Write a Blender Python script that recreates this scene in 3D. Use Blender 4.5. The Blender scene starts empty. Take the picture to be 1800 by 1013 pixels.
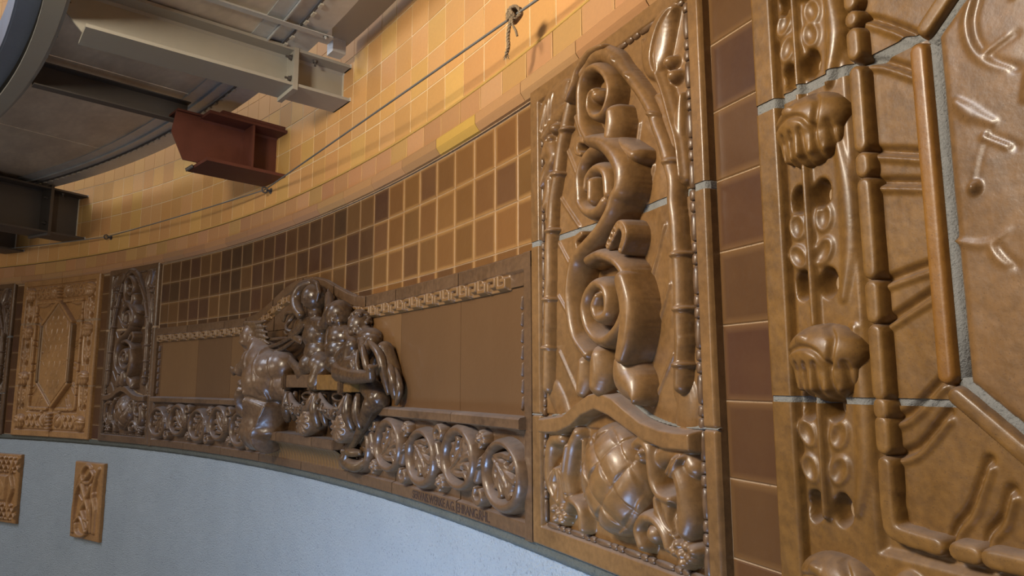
import bpy, bmesh, math, random
import numpy as np
from mathutils import Vector, Matrix, Euler
random.seed(7); np.random.seed(7)
PI = math.pi
SC = bpy.context.scene
COL = SC.collection
# ------------------------------------------------------------------ geometry of the round room
H0 = 3.0                                   # eye height above the floor
CX, CY, R = -8.6902, -3.0528, 10.1606      # axis and inner radius of the round wall
PHI0 = 0.5399
BAND = H0 - 0.4678                         # bottom edge of the ceramic band
def phi_of(s): return PHI0 + s / R         # s: metres along the wall, growing to the left
# ------------------------------------------------------------------ camera, world, lights, exposure
cd = bpy.data.cameras.new('camera'); cam = bpy.data.objects.new('camera', cd); COL.objects.link(cam)
cd.sensor_width = 36.0; cd.lens = 1194.03 / 1800 * 36; cd.clip_start = 0.02; cd.clip_end = 200
cam.matrix_world = Matrix.Translation((0, 0, H0)) @ Matrix.Rotation(PI / 2 + 0.1354, 4, 'X') @ Matrix.Rotation(-0.0029, 4, 'Z')
SC.camera = cam
w = bpy.data.worlds.new('world'); SC.world = w; w.use_nodes = True
bg = w.node_tree.nodes['Background']; bg.inputs[0].default_value = (0.86, 0.90, 1.0, 1); bg.inputs[1].default_value = 0.65
def wall_point(s, z, d):
    a = phi_of(s); r = R - d
    return Vector((CX + r * math.cos(a), CY + r * math.sin(a), z))
def area(name, loc, target, size, power, color, size_y=None, spread=180):
    l = bpy.data.lights.new(name, 'AREA'); l.energy = power; l.color = color; l.size = size; l.spread = math.radians(spread)
    if size_y: l.shape = 'RECTANGLE'; l.size_y = size_y
    o = bpy.data.objects.new(name, l); COL.objects.link(o); o.location = loc
    o.rotation_euler = (Vector(target) - Vector(loc)).to_track_quat('-Z', 'Y').to_euler(); return o
area('lamp_left', wall_point(12.0, H0 + 0.75, 7.0), wall_point(1.5, H0 + 0.3, 0), 1.4, 100, (1.0, 0.88, 0.74))
area('skylight', wall_point(10.0, H0 + 6.5, 6.5), wall_point(1.0, H0 + 0.3, 0), 2.4, 330, (0.78, 0.85, 1.0))
area('near_fill', wall_point(-0.9, H0 + 1.3, 2.3), wall_point(0.1, H0 + 1.4, 0), 0.5, 96, (1.0, 0.88, 0.70))  # added warm fill to lift the upper right tiles, no known lamp
area('blue_fill', wall_point(-1.9, H0 - 2.2, 1.7), wall_point(0.2, H0 - 1.5, 0), 1.0, 42, (0.36, 0.58, 1.0), spread=80)  # added low blue fill for the near plaster, no window is built
SC.view_settings.view_transform = 'Standard'; SC.view_settings.look = 'None'
SC.view_settings.gamma = 1.0; SC.view_settings.use_curve_mapping = False
SC.view_settings.exposure = 0.06
# ------------------------------------------------------------------ materials
def mat(name, rough=0.5, metal=0.0):
    m = bpy.data.materials.new(name); m.use_nodes = True
    nt = m.node_tree; b = nt.nodes['Principled BSDF']
    b.inputs['Roughness'].default_value = rough; b.inputs['Metallic'].default_value = metal
    return m, nt, b
def N(nt, t, **k):
    n = nt.nodes.new(t)
    for a, v in k.items():
        if a in n.inputs: n.inputs[a].default_value = v
        else: setattr(n, a, v)
    return n
def noise(nt, vec, scale, detail=4, rough=0.55):
    n = N(nt, 'ShaderNodeTexNoise'); n.inputs['Scale'].default_value = scale
    n.inputs['Detail'].default_value = detail; n.inputs['Roughness'].default_value = rough
    nt.links.new(vec, n.inputs['Vector']); return n.outputs['Fac']
def ramp(nt, fac, stops):
    r = N(nt, 'ShaderNodeValToRGB'); nt.links.new(fac, r.inputs[0])
    e = r.color_ramp.elements
    e[0].position, e[0].color = stops[0][0], (*stops[0][1], 1)
    e[1].position, e[1].color = stops[-1][0], (*stops[-1][1], 1)
    for p_, c in stops[1:-1]:
        x = e.new(p_); x.color = (*c, 1)
    return r.outputs[0]
def mix(nt, fac, a, b, mode='MIX'):
    m = N(nt, 'ShaderNodeMix', data_type='RGBA', blend_type=mode)
    for sock, v in ((m.inputs[0], fac), (m.inputs[6], a), (m.inputs[7], b)):
        if hasattr(v, 'is_linked') or isinstance(v, bpy.types.NodeSocket): nt.links.new(v, sock)
        elif isinstance(v, (int, float)): sock.default_value = v
        else: sock.default_value = (*v, 1)
    return m.outputs[2]
def math_(nt, op, a, b=None, clamp=False):
    m = N(nt, 'ShaderNodeMath', operation=op); m.use_clamp = clamp
    for i, v in enumerate((a, b)):
        if v is None: continue
        if isinstance(v, bpy.types.NodeSocket): nt.links.new(v, m.inputs[i])
        else: m.inputs[i].default_value = v
    return m.outputs[0]
def bump(nt, b, h, dist=0.002, strength=0.6):
    n = N(nt, 'ShaderNodeBump'); n.inputs['Distance'].default_value = dist; n.inputs['Strength'].default_value = strength
    nt.links.new(h, n.inputs['Height']); nt.links.new(n.outputs[0], b.inputs['Normal'])
def glaze(name, lo, mid, hi, rough=0.3, dust=0.7, coat=0.35):
    """salt glazed terracotta: mottled brown, speckled, glossy; dust lies on faces that look up"""
    m, nt, b = mat(name, rough)
    tc = N(nt, 'ShaderNodeTexCoord').outputs['Object']
    big = noise(nt, tc, 4.0, 5, 0.6); fine = noise(nt, tc, 60, 3); speck = noise(nt, tc, 420, 2, 0.5)
    c = ramp(nt, big, [(0.30, lo), (0.5, mid), (0.72, hi)])
    c = mix(nt, 0.35, c, ramp(nt, fine, [(0.35, lo), (0.65, hi)]))
    c = mix(nt, ramp(nt, speck, [(0.62, (0, 0, 0)), (0.72, (0.5, 0.5, 0.5))]), c, (0.05, 0.025, 0.012))
    g = N(nt, 'ShaderNodeNewGeometry'); sep = N(nt, 'ShaderNodeSeparateXYZ'); nt.links.new(g.outputs['Normal'], sep.inputs[0])
    up = math_(nt, 'MULTIPLY', math_(nt, 'SUBTRACT', sep.outputs[2], 0.45, True), 1.9, True)
    dn = math_(nt, 'MULTIPLY', up, math_(nt, 'MULTIPLY', math_(nt, 'ADD', noise(nt, tc, 9, 3), 0.15), dust), True)
    c = mix(nt, dn, c, (0.27, 0.265, 0.29))
    nt.links.new(c, b.inputs['Base Color'])
    r = math_(nt, 'ADD', math_(nt, 'MULTIPLY', noise(nt, tc, 14, 3), 0.35), rough - 0.15)
    r = math_(nt, 'ADD', r, math_(nt, 'MULTIPLY', dn, 0.5), True)
    nt.links.new(r, b.inputs['Roughness'])
    b.inputs['Coat Weight'].default_value = coat; b.inputs['Coat Roughness'].default_value = 0.2; b.inputs['Specular IOR Level'].default_value = 0.42
    bump(nt, b, math_(nt, 'ADD', math_(nt, 'MULTIPLY', noise(nt, tc, 26, 2), 1.0), math_(nt, 'MULTIPLY', noise(nt, tc, 170, 2), 0.22)), 0.003, 0.4)
    return m
GL_OCHRE = glaze('ochre_brown_glaze', (0.082, 0.040, 0.0095), (0.145, 0.070, 0.0165), (0.215, 0.108, 0.024), 0.40, 0.35, 0.1)
GL_TAN = glaze('tan_brown_glaze', (0.095, 0.048, 0.016), (0.165, 0.084, 0.028), (0.22, 0.115, 0.040), 0.36, 0.6, 0.2)
GL_BROWN = glaze('brown_glaze', (0.055, 0.029, 0.0135), (0.102, 0.055, 0.026), (0.145, 0.080, 0.037), 0.33, 0.6, 0.2)
GL_DARK = glaze('dark_brown_glaze', (0.028, 0.015, 0.008), (0.060, 0.032, 0.016), (0.13, 0.072, 0.028), 0.27, 0.3, 0.1)
GL_FAR = glaze('lifted_ochre_glaze', (0.17, 0.085, 0.028), (0.31, 0.155, 0.052), (0.39, 0.20, 0.068), 0.36, 0.5, 0.2)  # ochre glaze lightened in place of light missing on the far left
GL_AMBER = glaze('amber_glaze', (0.15, 0.062, 0.010), (0.205, 0.088, 0.014), (0.24, 0.11, 0.02), 0.4, 0.2, 0.1)
def panel_glaze(name, a, b_):
    m, nt, b = mat(name, 0.36)
    tc = N(nt, 'ShaderNodeTexCoord').outputs['Object']
    oi = N(nt, 'ShaderNodeObjectInfo')
    c = mix(nt, noise(nt, tc, 3.2, 5, 0.6), a, b_)
    c = mix(nt, math_(nt, 'MULTIPLY', oi.outputs['Random'], 0.35), c, (0.20, 0.10, 0.035))
    nt.links.new(c, b.inputs['Base Color']); b.inputs['Coat Weight'].default_value = 0.2
    bump(nt, b, noise(nt, tc, 12, 4), 0.003, 0.5); return m
GL_FIELD = panel_glaze('plain_panel_glaze', (0.050, 0.024, 0.0105), (0.092, 0.046, 0.019))
GL_FIELD_PALE = panel_glaze('pale_plain_panel_glaze', (0.095, 0.046, 0.017), (0.16, 0.082, 0.030))
def tile_mat(name, half_w, half_h, edge_col, edge_w, rough, edge_k=0.6):
    """glazed tile: body colour from the object's own colour, thinner lighter glaze along the edges"""
    m, nt, b = mat(name, rough)
    tc = N(nt, 'ShaderNodeTexCoord').outputs['Object']; oi = N(nt, 'ShaderNodeObjectInfo')
    sep = N(nt, 'ShaderNodeSeparateXYZ'); nt.links.new(tc, sep.inputs[0])
    off = N(nt, 'ShaderNodeVectorMath', operation='ADD'); nt.links.new(tc, off.inputs[0]); nt.links.new(oi.outputs['Location'], off.inputs[1])
    nz = noise(nt, off.outputs[0], 7, 4, 0.6)
    ex = math_(nt, 'SUBTRACT', half_w, math_(nt, 'ABSOLUTE', sep.outputs[0]))
    ez = math_(nt, 'SUBTRACT', half_h, math_(nt, 'ABSOLUTE', sep.outputs[2]))
    e = math_(nt, 'DIVIDE', math_(nt, 'MINIMUM', ex, ez), edge_w)
    e = math_(nt, 'SUBTRACT', 1.25, math_(nt, 'ADD', e, math_(nt, 'MULTIPLY', nz, 0.7)), True)
    c = mix(nt, math_(nt, 'MULTIPLY', nz, 0.55), oi.outputs['Color'], mix(nt, 0.25, oi.outputs['Color'], edge_col))
    c = mix(nt, math_(nt, 'MULTIPLY', e, oi.outputs['Alpha']), c, mix(nt, 0.8, oi.outputs['Color'], edge_col))
    g = noise(nt, off.outputs[0], 90, 2)
    c = mix(nt, math_(nt, 'MULTIPLY', g, 0.18), c, (0.1, 0.07, 0.05))
    nt.links.new(c, b.inputs['Base Color'])
    b.inputs['Coat Weight'].default_value = 0.04; b.inputs['Specular IOR Level'].default_value = 0.30
    bump(nt, b, math_(nt, 'ADD', noise(nt, off.outputs[0], 16, 2), math_(nt, 'MULTIPLY', noise(nt, off.outputs[0], 130, 2), 0.12)), 0.003, 0.35); return m
MT_DARK = tile_mat('dark_tile_glaze', 0.0725, 0.0745, (0.40, 0.215, 0.070), 0.017, 0.32, 0.75)
MT_YEL = tile_mat('yellow_tile_glaze', 0.0755, 0.0755, (0.50, 0.30, 0.09), 0.012, 0.34, 0.4)
MT_MOULD = tile_mat('moulding_glaze', 0.20, 0.20, (0.40, 0.22, 0.08), 0.010, 0.36)
def rough_mat(name, a, b_, scale, rough=0.9, bd=0.004, bs=1.0, bscale=180):
    m, nt, b = mat(name, rough)
    tc = N(nt, 'ShaderNodeTexCoord').outputs['Object']
    c = mix(nt, noise(nt, tc, scale, 6, 0.65), a, b_); c = mix(nt, math_(nt, 'MULTIPLY', noise(nt, tc, bscale, 2), 0.35), c, a); c = mix(nt, ramp(nt, noise(nt, tc, bscale * .8, 3, .6), [(.30, (.55, .55, .55)), (.42, (0, 0, 0))]), c, tuple(x * .45 for x in a))
    nt.links.new(c, b.inputs['Base Color'])
    bump(nt, b, noise(nt, tc, bscale, 4, 0.6), bd, bs); return m
M_PLASTER = rough_mat('blue_grey_plaster', (0.26, 0.30, 0.325), (0.42, 0.46, 0.475), 2.3, 0.85, 0.014, 1.0, 120)
M_MORTAR = rough_mat('grey_green_mortar', (0.06, 0.062, 0.05), (0.13, 0.13, 0.10), 9, 0.95, 0.006, 1.0, 140)
M_GROUT = rough_mat('grey_grout', (0.13, 0.13, 0.12), (0.27, 0.26, 0.24), 26, 0.9, 0.003, 0.9, 260)
M_JOINT = rough_mat('pale_tile_joint', (0.62, 0.50, 0.32), (0.80, 0.68, 0.48), 20, 0.85, 0.002, 0.5, 200)
M_JOINT_D = rough_mat('tan_tile_joint', (0.24, 0.155, 0.085), (0.36, 0.24, 0.135), 20, 0.85, 0.002, 0.5, 200)
M_FLOOR = rough_mat('concrete_floor', (0.16, 0.15, 0.14), (0.26, 0.25, 0.23), 2, 0.9)
def metal(name, a, b_, rough, met, scale=6, stretch=1.0):
    m, nt, b = mat(name, rough, met)
    tc = N(nt, 'ShaderNodeTexCoord').outputs['Object']
    mp = N(nt, 'ShaderNodeMapping'); mp.inputs['Scale'].default_value = (1, stretch, 1); nt.links.new(tc, mp.inputs[0])
    v = N(nt, 'ShaderNodeTexVoronoi'); v.inputs['Scale'].default_value = scale * 9; nt.links.new(mp.outputs[0], v.inputs['Vector'])
    n1 = noise(nt, mp.outputs[0], scale, 6, 0.65)
    c = mix(nt, n1, a, b_); c = mix(nt, math_(nt, 'MULTIPLY', v.outputs['Distance'], 0.25), c, a)
    nt.links.new(c, b.inputs['Base Color'])
    nt.links.new(math_(nt, 'ADD', math_(nt, 'MULTIPLY', n1, 0.3), rough - 0.12, True), b.inputs['Roughness'])
    bump(nt, b, n1, 0.002, 0.25); return m
M_GALV = metal('galvanised_steel', (0.40, 0.41, 0.41), (0.70, 0.72, 0.72), 0.38, 0.4, 5)
M_DECK = metal('galvanised_deck_sheet', (0.32, 0.275, 0.22), (0.98, 0.88, 0.72), 0.40, 0.30, 1.6, 2.5)
M_BEAM = metal('taupe_painted_steel', (0.28, 0.26, 0.215), (0.34, 0.32, 0.275), 0.5, 0.1, 3)
M_BEAMD = metal('dark_painted_steel', (0.065, 0.055, 0.05), (0.10, 0.088, 0.078), 0.5, 0.2, 3)
M_RUST = metal('red_brown_rusty_paint', (0.060, 0.016, 0.009), (0.15, 0.042, 0.022), 0.55, 0.1, 8)
M_RING = metal('steel_daylight_blue', (0.13, 0.16, 0.22), (0.24, 0.28, 0.36), 0.4, 0.5, 5)  # blue of the daylight on the ring is painted into the steel
M_EDGE = metal('cut_steel_edge', (0.45, 0.43, 0.36), (0.6, 0.58, 0.5), 0.6, 0.2, 20)
M_CABLE = metal('steel_cable', (0.18, 0.18, 0.17), (0.3, 0.3, 0.29), 0.5, 0.7, 40)
M_ROPE = rough_mat('sisal_rope', (0.16, 0.11, 0.065), (0.36, 0.27, 0.17), 60, 0.95, 0.002, 1, 500)
M_INK = rough_mat('dark_glaze_and_gap_shade', (0.03, 0.015, 0.01), (0.06, 0.03, 0.018), 40, 0.5)  # glaze of the letters, and painted shade of the bead gap
# ------------------------------------------------------------------ helpers
def tag(o, label=None, cat=None, group=None, kind=None):
    for k, v in (('label', label), ('category', cat), ('group', group), ('kind', kind)):
        if v: o[k] = v
    return o
def frame(o, s, z, d=0.0):
    """stand o on the wall: local x to the right, y into the wall, z up"""
    a = phi_of(s); r = R - d
    o.location = (CX + r * math.cos(a), CY + r * math.sin(a), z); o.rotation_euler = (0, 0, a - PI / 2); return o
def empty(name, s, z, d=0.0):
    o = bpy.data.objects.new(name, None); COL.objects.link(o); o.empty_display_size = 0.1; return frame(o, s, z, d)
def bend(V):
    """(u to the right, v up, d out of the wall) about its own origin -> local xyz on the round wall"""
    V = np.asarray(V, float).reshape(-1, 3); a = V[:, 0] / R; r = R - V[:, 2]
    return np.stack([r * np.sin(a), r * np.cos(a) - R, V[:, 1]], 1)
def place(o, parent, uc, vc, width):
    a = (uc - width / 2) / R
    o.parent = parent; o.location = (R * math.sin(a), R * math.cos(a) - R, vc); o.rotation_euler = (0, 0, -a); return o
def mesh(name, V, F, m, smooth=True):
    me = bpy.data.meshes.new(name)
    V = np.asarray(V, np.float32); F = np.asarray(F)
    if F.dtype != object and F.ndim == 2:
        n, k = F.shape
        me.vertices.add(len(V)); me.vertices.foreach_set('co', V.ravel())
        me.loops.add(n * k); me.loops.foreach_set('vertex_index', F.astype(np.int32).ravel())
        me.polygons.add(n); me.polygons.foreach_set('loop_start', np.arange(0, n * k, k, dtype=np.int32))
        me.update(calc_edges=True)
    else: me.from_pydata([tuple(v) for v in V], [], [tuple(f) for f in F])
    me.materials.append(m)
    me.polygons.foreach_set('use_smooth', [smooth] * len(me.polygons)); me.update(); return me
def link(name, me, parent=None):
    o = bpy.data.objects.new(name, me); COL.objects.link(o)
    if parent: o.parent = parent
    return o
BOXF = [(0, 1, 3, 2), (4, 6, 7, 5), (0, 4, 5, 1), (2, 3, 7, 6), (0, 2, 6, 4), (1, 5, 7, 3)]
def arc_box(u0, u1, v0, v1, d0, d1, n=1):
    """box bent along the wall; returns verts (u,v,d), faces"""
    V = []; F = []
    for i in range(n + 1):
        u = u0 + (u1 - u0) * i / n
        V += [(u, v0, d0), (u, v0, d1), (u, v1, d1), (u, v1, d0)]
    for i in range(n):
        a = 4 * i
        for j in range(4): F.append((a + j, a + (j + 1) % 4, a + 4 + (j + 1) % 4, a + 4 + j))
    F.append((0, 3, 2, 1)); e = 4 * n; F.append((e, e + 1, e + 2, e + 3))
    return V, F
class MB:
    def __init__(s): s.V = []; s.F = []
    def add(s, V, F):
        k = len(s.V); s.V += [tuple(v) for v in V]; s.F += [tuple(i + k for i in f) for f in F]; return s
    def box(s, x0, x1, y0, y1, z0, z1): 
        V = [(x, y, z) for x in (x0, x1) for y in (y0, y1) for z in (z0, z1)]; return s.add(V, BOXF)
    def prism(s, P, a, b, axis=1):
        """polygon P in the plane across axis, extruded from a to b"""
        n = len(P); V = []
        for t in (a, b):
            for p_ in P:
                v = list(p_); v.insert(axis, t); V.append(tuple(v))
        F = [tuple(range(n)), tuple(range(2 * n - 1, n - 1, -1))] + [(i, i + n, (i + 1) % n + n, (i + 1) % n) for i in range(n)]
        return s.add(V, F)
    def tube(s, P, r, n=8, closed=False):
        P = [Vector(p_) for p_ in P]; m = len(P); k0 = len(s.V); prev = None
        rr = r if isinstance(r, (list, tuple)) else [r] * m
        for i, p_ in enumerate(P):
            t = (P[(i + 1) % m] - P[i - 1]) if closed else (P[min(i + 1, m - 1)] - P[max(i - 1, 0)])
            t.normalize()
            if prev is None: x = t.orthogonal().normalized()
            else: x = (prev - t * prev.dot(t)).normalized()
            prev = x; y = t.cross(x)
            for j in range(n):
                a = 2 * PI * j / n; s.V.append(tuple(p_ + (x * math.cos(a) + y * math.sin(a)) * rr[i]))
        for i in range(m if closed else m - 1):
            a = k0 + i * n; b = k0 + ((i + 1) % m) * n
            for j in range(n): s.F.append((a + j, a + (j + 1) % n, b + (j + 1) % n, b + j))
        if not closed: s.F.append(tuple(k0 + j for j in range(n))[::-1]); s.F.append(tuple(k0 + (m - 1) * n + j for j in range(n)))
        return s
    def me(s, name, m, smooth=False, bent=False):
        V = bend(s.V) if bent else s.V
        me_ = bpy.data.meshes.new(name); me_.from_pydata([tuple(map(float, v)) for v in V], [], s.F); me_.materials.append(m)
        bm = bmesh.new(); bm.from_mesh(me_); bmesh.ops.recalc_face_normals(bm, faces=bm.faces); bm.to_mesh(me_); bm.free()
        me_.polygons.foreach_set('use_smooth', [smooth] * len(me_.polygons)); me_.update(); return me_
    def obj(s, name, m, parent=None, smooth=False, bent=False): return link(name, s.me(name, m, smooth, bent), parent)
def spline(P, k=5):
    P = [np.array(p_, float) for p_ in P]
    if len(P) < 3: return P
    out = []
    for i in range(len(P) - 1):
        a = P[max(i - 1, 0)]; b = P[i]; c = P[i + 1]; d = P[min(i + 2, len(P) - 1)]
        for j in range(k):
            t = j / k
            out.append(0.5 * ((2 * b) + (c - a) * t + (2 * a - 5 * b + 4 * c - d) * t * t + (3 * b - a - 3 * c + d) * t ** 3))
    out.append(P[-1]); return out
class Relief:
    """height field over (u, v) in metres, sculpted with strokes and domes"""
    def __init__(s, u0, u1, v0, v1, res, ground):
        s.nu = max(2, int(round((u1 - u0) / res)) + 1); s.nv = max(2, int(round((v1 - v0) / res)) + 1)
        s.u = np.linspace(u0, u1, s.nu); s.v = np.linspace(v0, v1, s.nv)
        s.U, s.V = np.meshgrid(s.u, s.v); s.H = np.full(s.U.shape, float(ground)); s.g = ground
    def win(s, a, b, c, d):
        i0 = np.searchsorted(s.u, a); i1 = np.searchsorted(s.u, b); j0 = np.searchsorted(s.v, c); j1 = np.searchsorted(s.v, d)
        return (slice(j0, j1), slice(i0, i1)) if i1 > i0 and j1 > j0 else None
    def put(s, W, val, k, ok, pr=1.0):
        h = s.H[W]
        if k > 0:
            k = k * np.clip(pr * 1.5, 0, 1) + 1e-6
            x = np.clip(0.5 + 0.5 * (val - h) / k, 0, 1); m = h * (1 - x) + val * x + k * x * (1 - x) * 0.5
            s.H[W] = np.where(ok, np.maximum(m, h), h)
        else: s.H[W] = np.where(ok, np.maximum(h, val), h)
    def stroke(s, P, w_, h_, prof='round', base=None, k=0.003, smooth=True, seg=5, carve=False):
        """P: (u, v[, width factor[, height factor]])"""
        P = [tuple(p_) + (1.0,) * (4 - len(p_)) for p_ in P]
        if smooth: P = spline(P, seg)
        base = s.g if base is None else base
        wq = w_ * max(p_[2] for p_ in P) * 1.02 + 1e-4
        G = s.win(min(p_[0] for p_ in P) - wq, max(p_[0] for p_ in P) + wq, min(p_[1] for p_ in P) - wq, max(p_[1] for p_ in P) + wq)
        if G is None: return s
        acc = np.full(s.U[G].shape, -9.0); prm = np.zeros(acc.shape); u_, v_ = s.U[G][0], s.V[G][:, 0]
        for a, b in zip(P[:-1], P[1:]):
            wm = w_ * max(a[2], b[2], 0.02) * 1.02
            i0, i1 = np.searchsorted(u_, [min(a[0], b[0]) - wm, max(a[0], b[0]) + wm]); j0, j1 = np.searchsorted(v_, [min(a[1], b[1]) - wm, max(a[1], b[1]) + wm])
            if i1 <= i0 or j1 <= j0: continue
            U, V = u_[None, i0:i1], v_[j0:j1, None]; dx = b[0] - a[0]; dy = b[1] - a[1]; L = dx * dx + dy * dy + 1e-12
            t = np.clip(((U - a[0]) * dx + (V - a[1]) * dy) / L, 0, 1)
            D = np.hypot(U - a[0] - t * dx, V - a[1] - t * dy)
            ww = w_ * np.maximum(a[2] + (b[2] - a[2]) * t, 0.02); hh = h_ * (a[3] + (b[3] - a[3]) * t)
            x = D / ww; ok = x < 1; x = np.clip(x, 0, 1)
            pr = {'round': np.sqrt(1 - x * x), 'flat': np.clip((1 - x) / 0.3, 0, 1), 'soft': (1 - x * x) ** 2, 'plateau': np.sqrt(1 - x ** 6),
                  'ridge': 1 - x, 'sup': (1 - x ** 4) ** 0.5, 'channel': np.sqrt(1 - x ** 4) - 0.28 * np.exp(-(x / 0.45) ** 2)}[prof]
            A = acc[j0:j1, i0:i1]; val = np.where(ok, hh * pr, -9.0); np.maximum(A, val, out=A); B = prm[j0:j1, i0:i1]; np.maximum(B, np.where(ok, pr, 0), out=B)
        s.put(G, base + acc, k, acc > -1, prm)
        return s
    def groove(s, P, w_, depth, smooth=True, seg=5):
        """cut a line into whatever is there"""
        P = [tuple(p_)[:2] for p_ in P]
        if smooth and len(P) > 2: P = spline(P, seg)
        cut = {}
        mn = np.zeros_like(s.H)
        lo = [min(p_[i] for p_ in P) - w_ for i in (0, 1)]; hi = [max(p_[i] for p_ in P) + w_ for i in (0, 1)]
        G = s.win(lo[0], hi[0], lo[1], hi[1])
        if G is None: return s
        U = s.U[G]; V = s.V[G]; acc = np.zeros(U.shape)
        for a, b in zip(P[:-1], P[1:]):
            dx = b[0] - a[0]; dy = b[1] - a[1]; L = dx * dx + dy * dy + 1e-12
            t = np.clip(((U - a[0]) * dx + (V - a[1]) * dy) / L, 0, 1)
            x = np.clip(np.hypot(U - a[0] - t * dx, V - a[1] - t * dy) / w_, 0, 1); acc = np.maximum(acc, (1 - x * x) ** 1.5)
        s.H[G] -= depth * acc; return s
    def dome(s, cu, cv, ru, rv, h_, rot=0.0, base=None, k=0.003, p=0.5, carve=False, amt=None):
        base = s.g if base is None else base; m = max(ru, rv) * 1.02
        W = s.win(cu - m, cu + m, cv - m, cv + m)
        if W is None: return s
        U = s.U[W] - cu; V = s.V[W] - cv; c, q = math.cos(rot), math.sin(rot)
        x = ((U * c + V * q) / ru) ** 2 + ((-U * q + V * c) / rv) ** 2; ok = x < 1
        pr = np.clip(1 - x, 0, 1) ** p
        if carve: s.H[W] = s.H[W] - np.where(ok, h_ * pr, 0)
        else: s.put(W, base + h_ * pr, k, ok, pr)
        return s
    def rect(s, u0, u1, v0, v1, h_, bev=0.003, base=None):
        base = s.g if base is None else base
        W = s.win(u0, u1, v0, v1)
        if W is None: return s
        e = np.minimum(np.minimum(s.U[W] - u0, u1 - s.U[W]), np.minimum(s.V[W] - v0, v1 - s.V[W]))
        s.H[W] = np.maximum(s.H[W], base + h_ * np.clip(e / bev, 0, 1)); return s
    def wobble(s, amp, seed=1):
        rs = np.random.RandomState(seed); z = np.zeros_like(s.H)
        for i in range(7):
            f = rs.uniform(15, 70, 2); ph = rs.uniform(0, 6.28, 2); z += np.sin(s.U * f[0] + ph[0] + 1.5 * np.sin(s.V * f[1] * 0.5)) * np.sin(s.V * f[1] + ph[1])
        s.H += amp * z / 3; return s
    def blur(s, n=1):
        for _ in range(n):
            for ax in (0, 1):
                a = np.concatenate([np.take(s.H, [0], ax), s.H, np.take(s.H, [-1], ax)], ax); k = s.H.shape[ax]
                s.H = .25 * np.take(a, range(0, k), ax) + .5 * np.take(a, range(1, k + 1), ax) + .25 * np.take(a, range(2, k + 2), ax)
        return s
    def mesh(s, name, m, uc, vc, u0=-9, u1=9, v0=-9, v1=9, skirt=None, keep=None, drop=0.0):
        iu = np.where((s.u >= u0 - 1e-9) & (s.u <= u1 + 1e-9))[0]; iv = np.where((s.v >= v0 - 1e-9) & (s.v <= v1 + 1e-9))[0]
        if len(iu) < 2 or len(iv) < 2: return None
        W = np.ix_(iv, iu); U = s.U[W].copy(); V = s.V[W].copy(); H = s.H[W] - drop; ny, nx = U.shape
        idx = np.arange(ny * nx).reshape(ny, nx)
        F = np.stack([idx[:-1, :-1], idx[:-1, 1:], idx[1:, 1:], idx[1:, :-1]], -1).reshape(-1, 4)
        P = np.stack([U.ravel() - uc, V.ravel() - vc, H.ravel()], 1)
        if keep is not None:
            ok = (H > keep).ravel(); F = F[ok[F].any(1)]
            used = np.zeros(len(P), bool); used[F.ravel()] = True; mp = np.cumsum(used) - 1; P = P[used]; F = mp[F]
            if len(F) == 0: return None
        if skirt is not None:
            ring = np.concatenate([idx[0, :], idx[1:, -1], idx[-1, :-1][::-1], idx[1:-1, 0][::-1]]); n = len(P)
            Q = P[ring].copy(); Q[:, 2] = skirt; P = np.vstack([P, Q]); k = len(ring); j = np.arange(k); q = (j + 1) % k
            F = np.vstack([F, np.stack([ring[j], n + j, n + q, ring[q]], 1)])
            me = mesh(name, bend(P), F, m); E = np.empty(len(me.edges) * 2, np.int64); me.edges.foreach_get('vertices', E); E = np.sort(E.reshape(-1, 2), 1)
            rk = np.sort(np.stack([ring[j], ring[q]], 1), 1); sh = np.isin(E[:, 0] * 10000000 + E[:, 1], rk[:, 0] * 10000000 + rk[:, 1])
            at = me.attributes.new('sharp_edge', 'BOOLEAN', 'EDGE'); at.data.foreach_set('value', sh); return me
        return mesh(name, bend(P), F, m)
def relief_part(name, root, width, u0, u1, v0, v1, res, m, fn, keep=0.012, floor=0.0):
    """a relief feature of its own, buried a little in the slab behind it"""
    r = Relief(u0, u1, v0, v1, res, floor); fn(r); r.blur(1); uc, vc = (u0 + u1) / 2, (v0 + v1) / 2
    me = r.mesh(name, m, uc, vc, keep=keep)
    if me is None: return None
    o = link(name, me); return place(o, root, uc, vc, width)
def copy_tree(o, parent=None):
    c = o.copy(); COL.objects.link(c); c.parent = parent
    for ch in list(o.children): copy_tree(ch, c)
    return c
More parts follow.
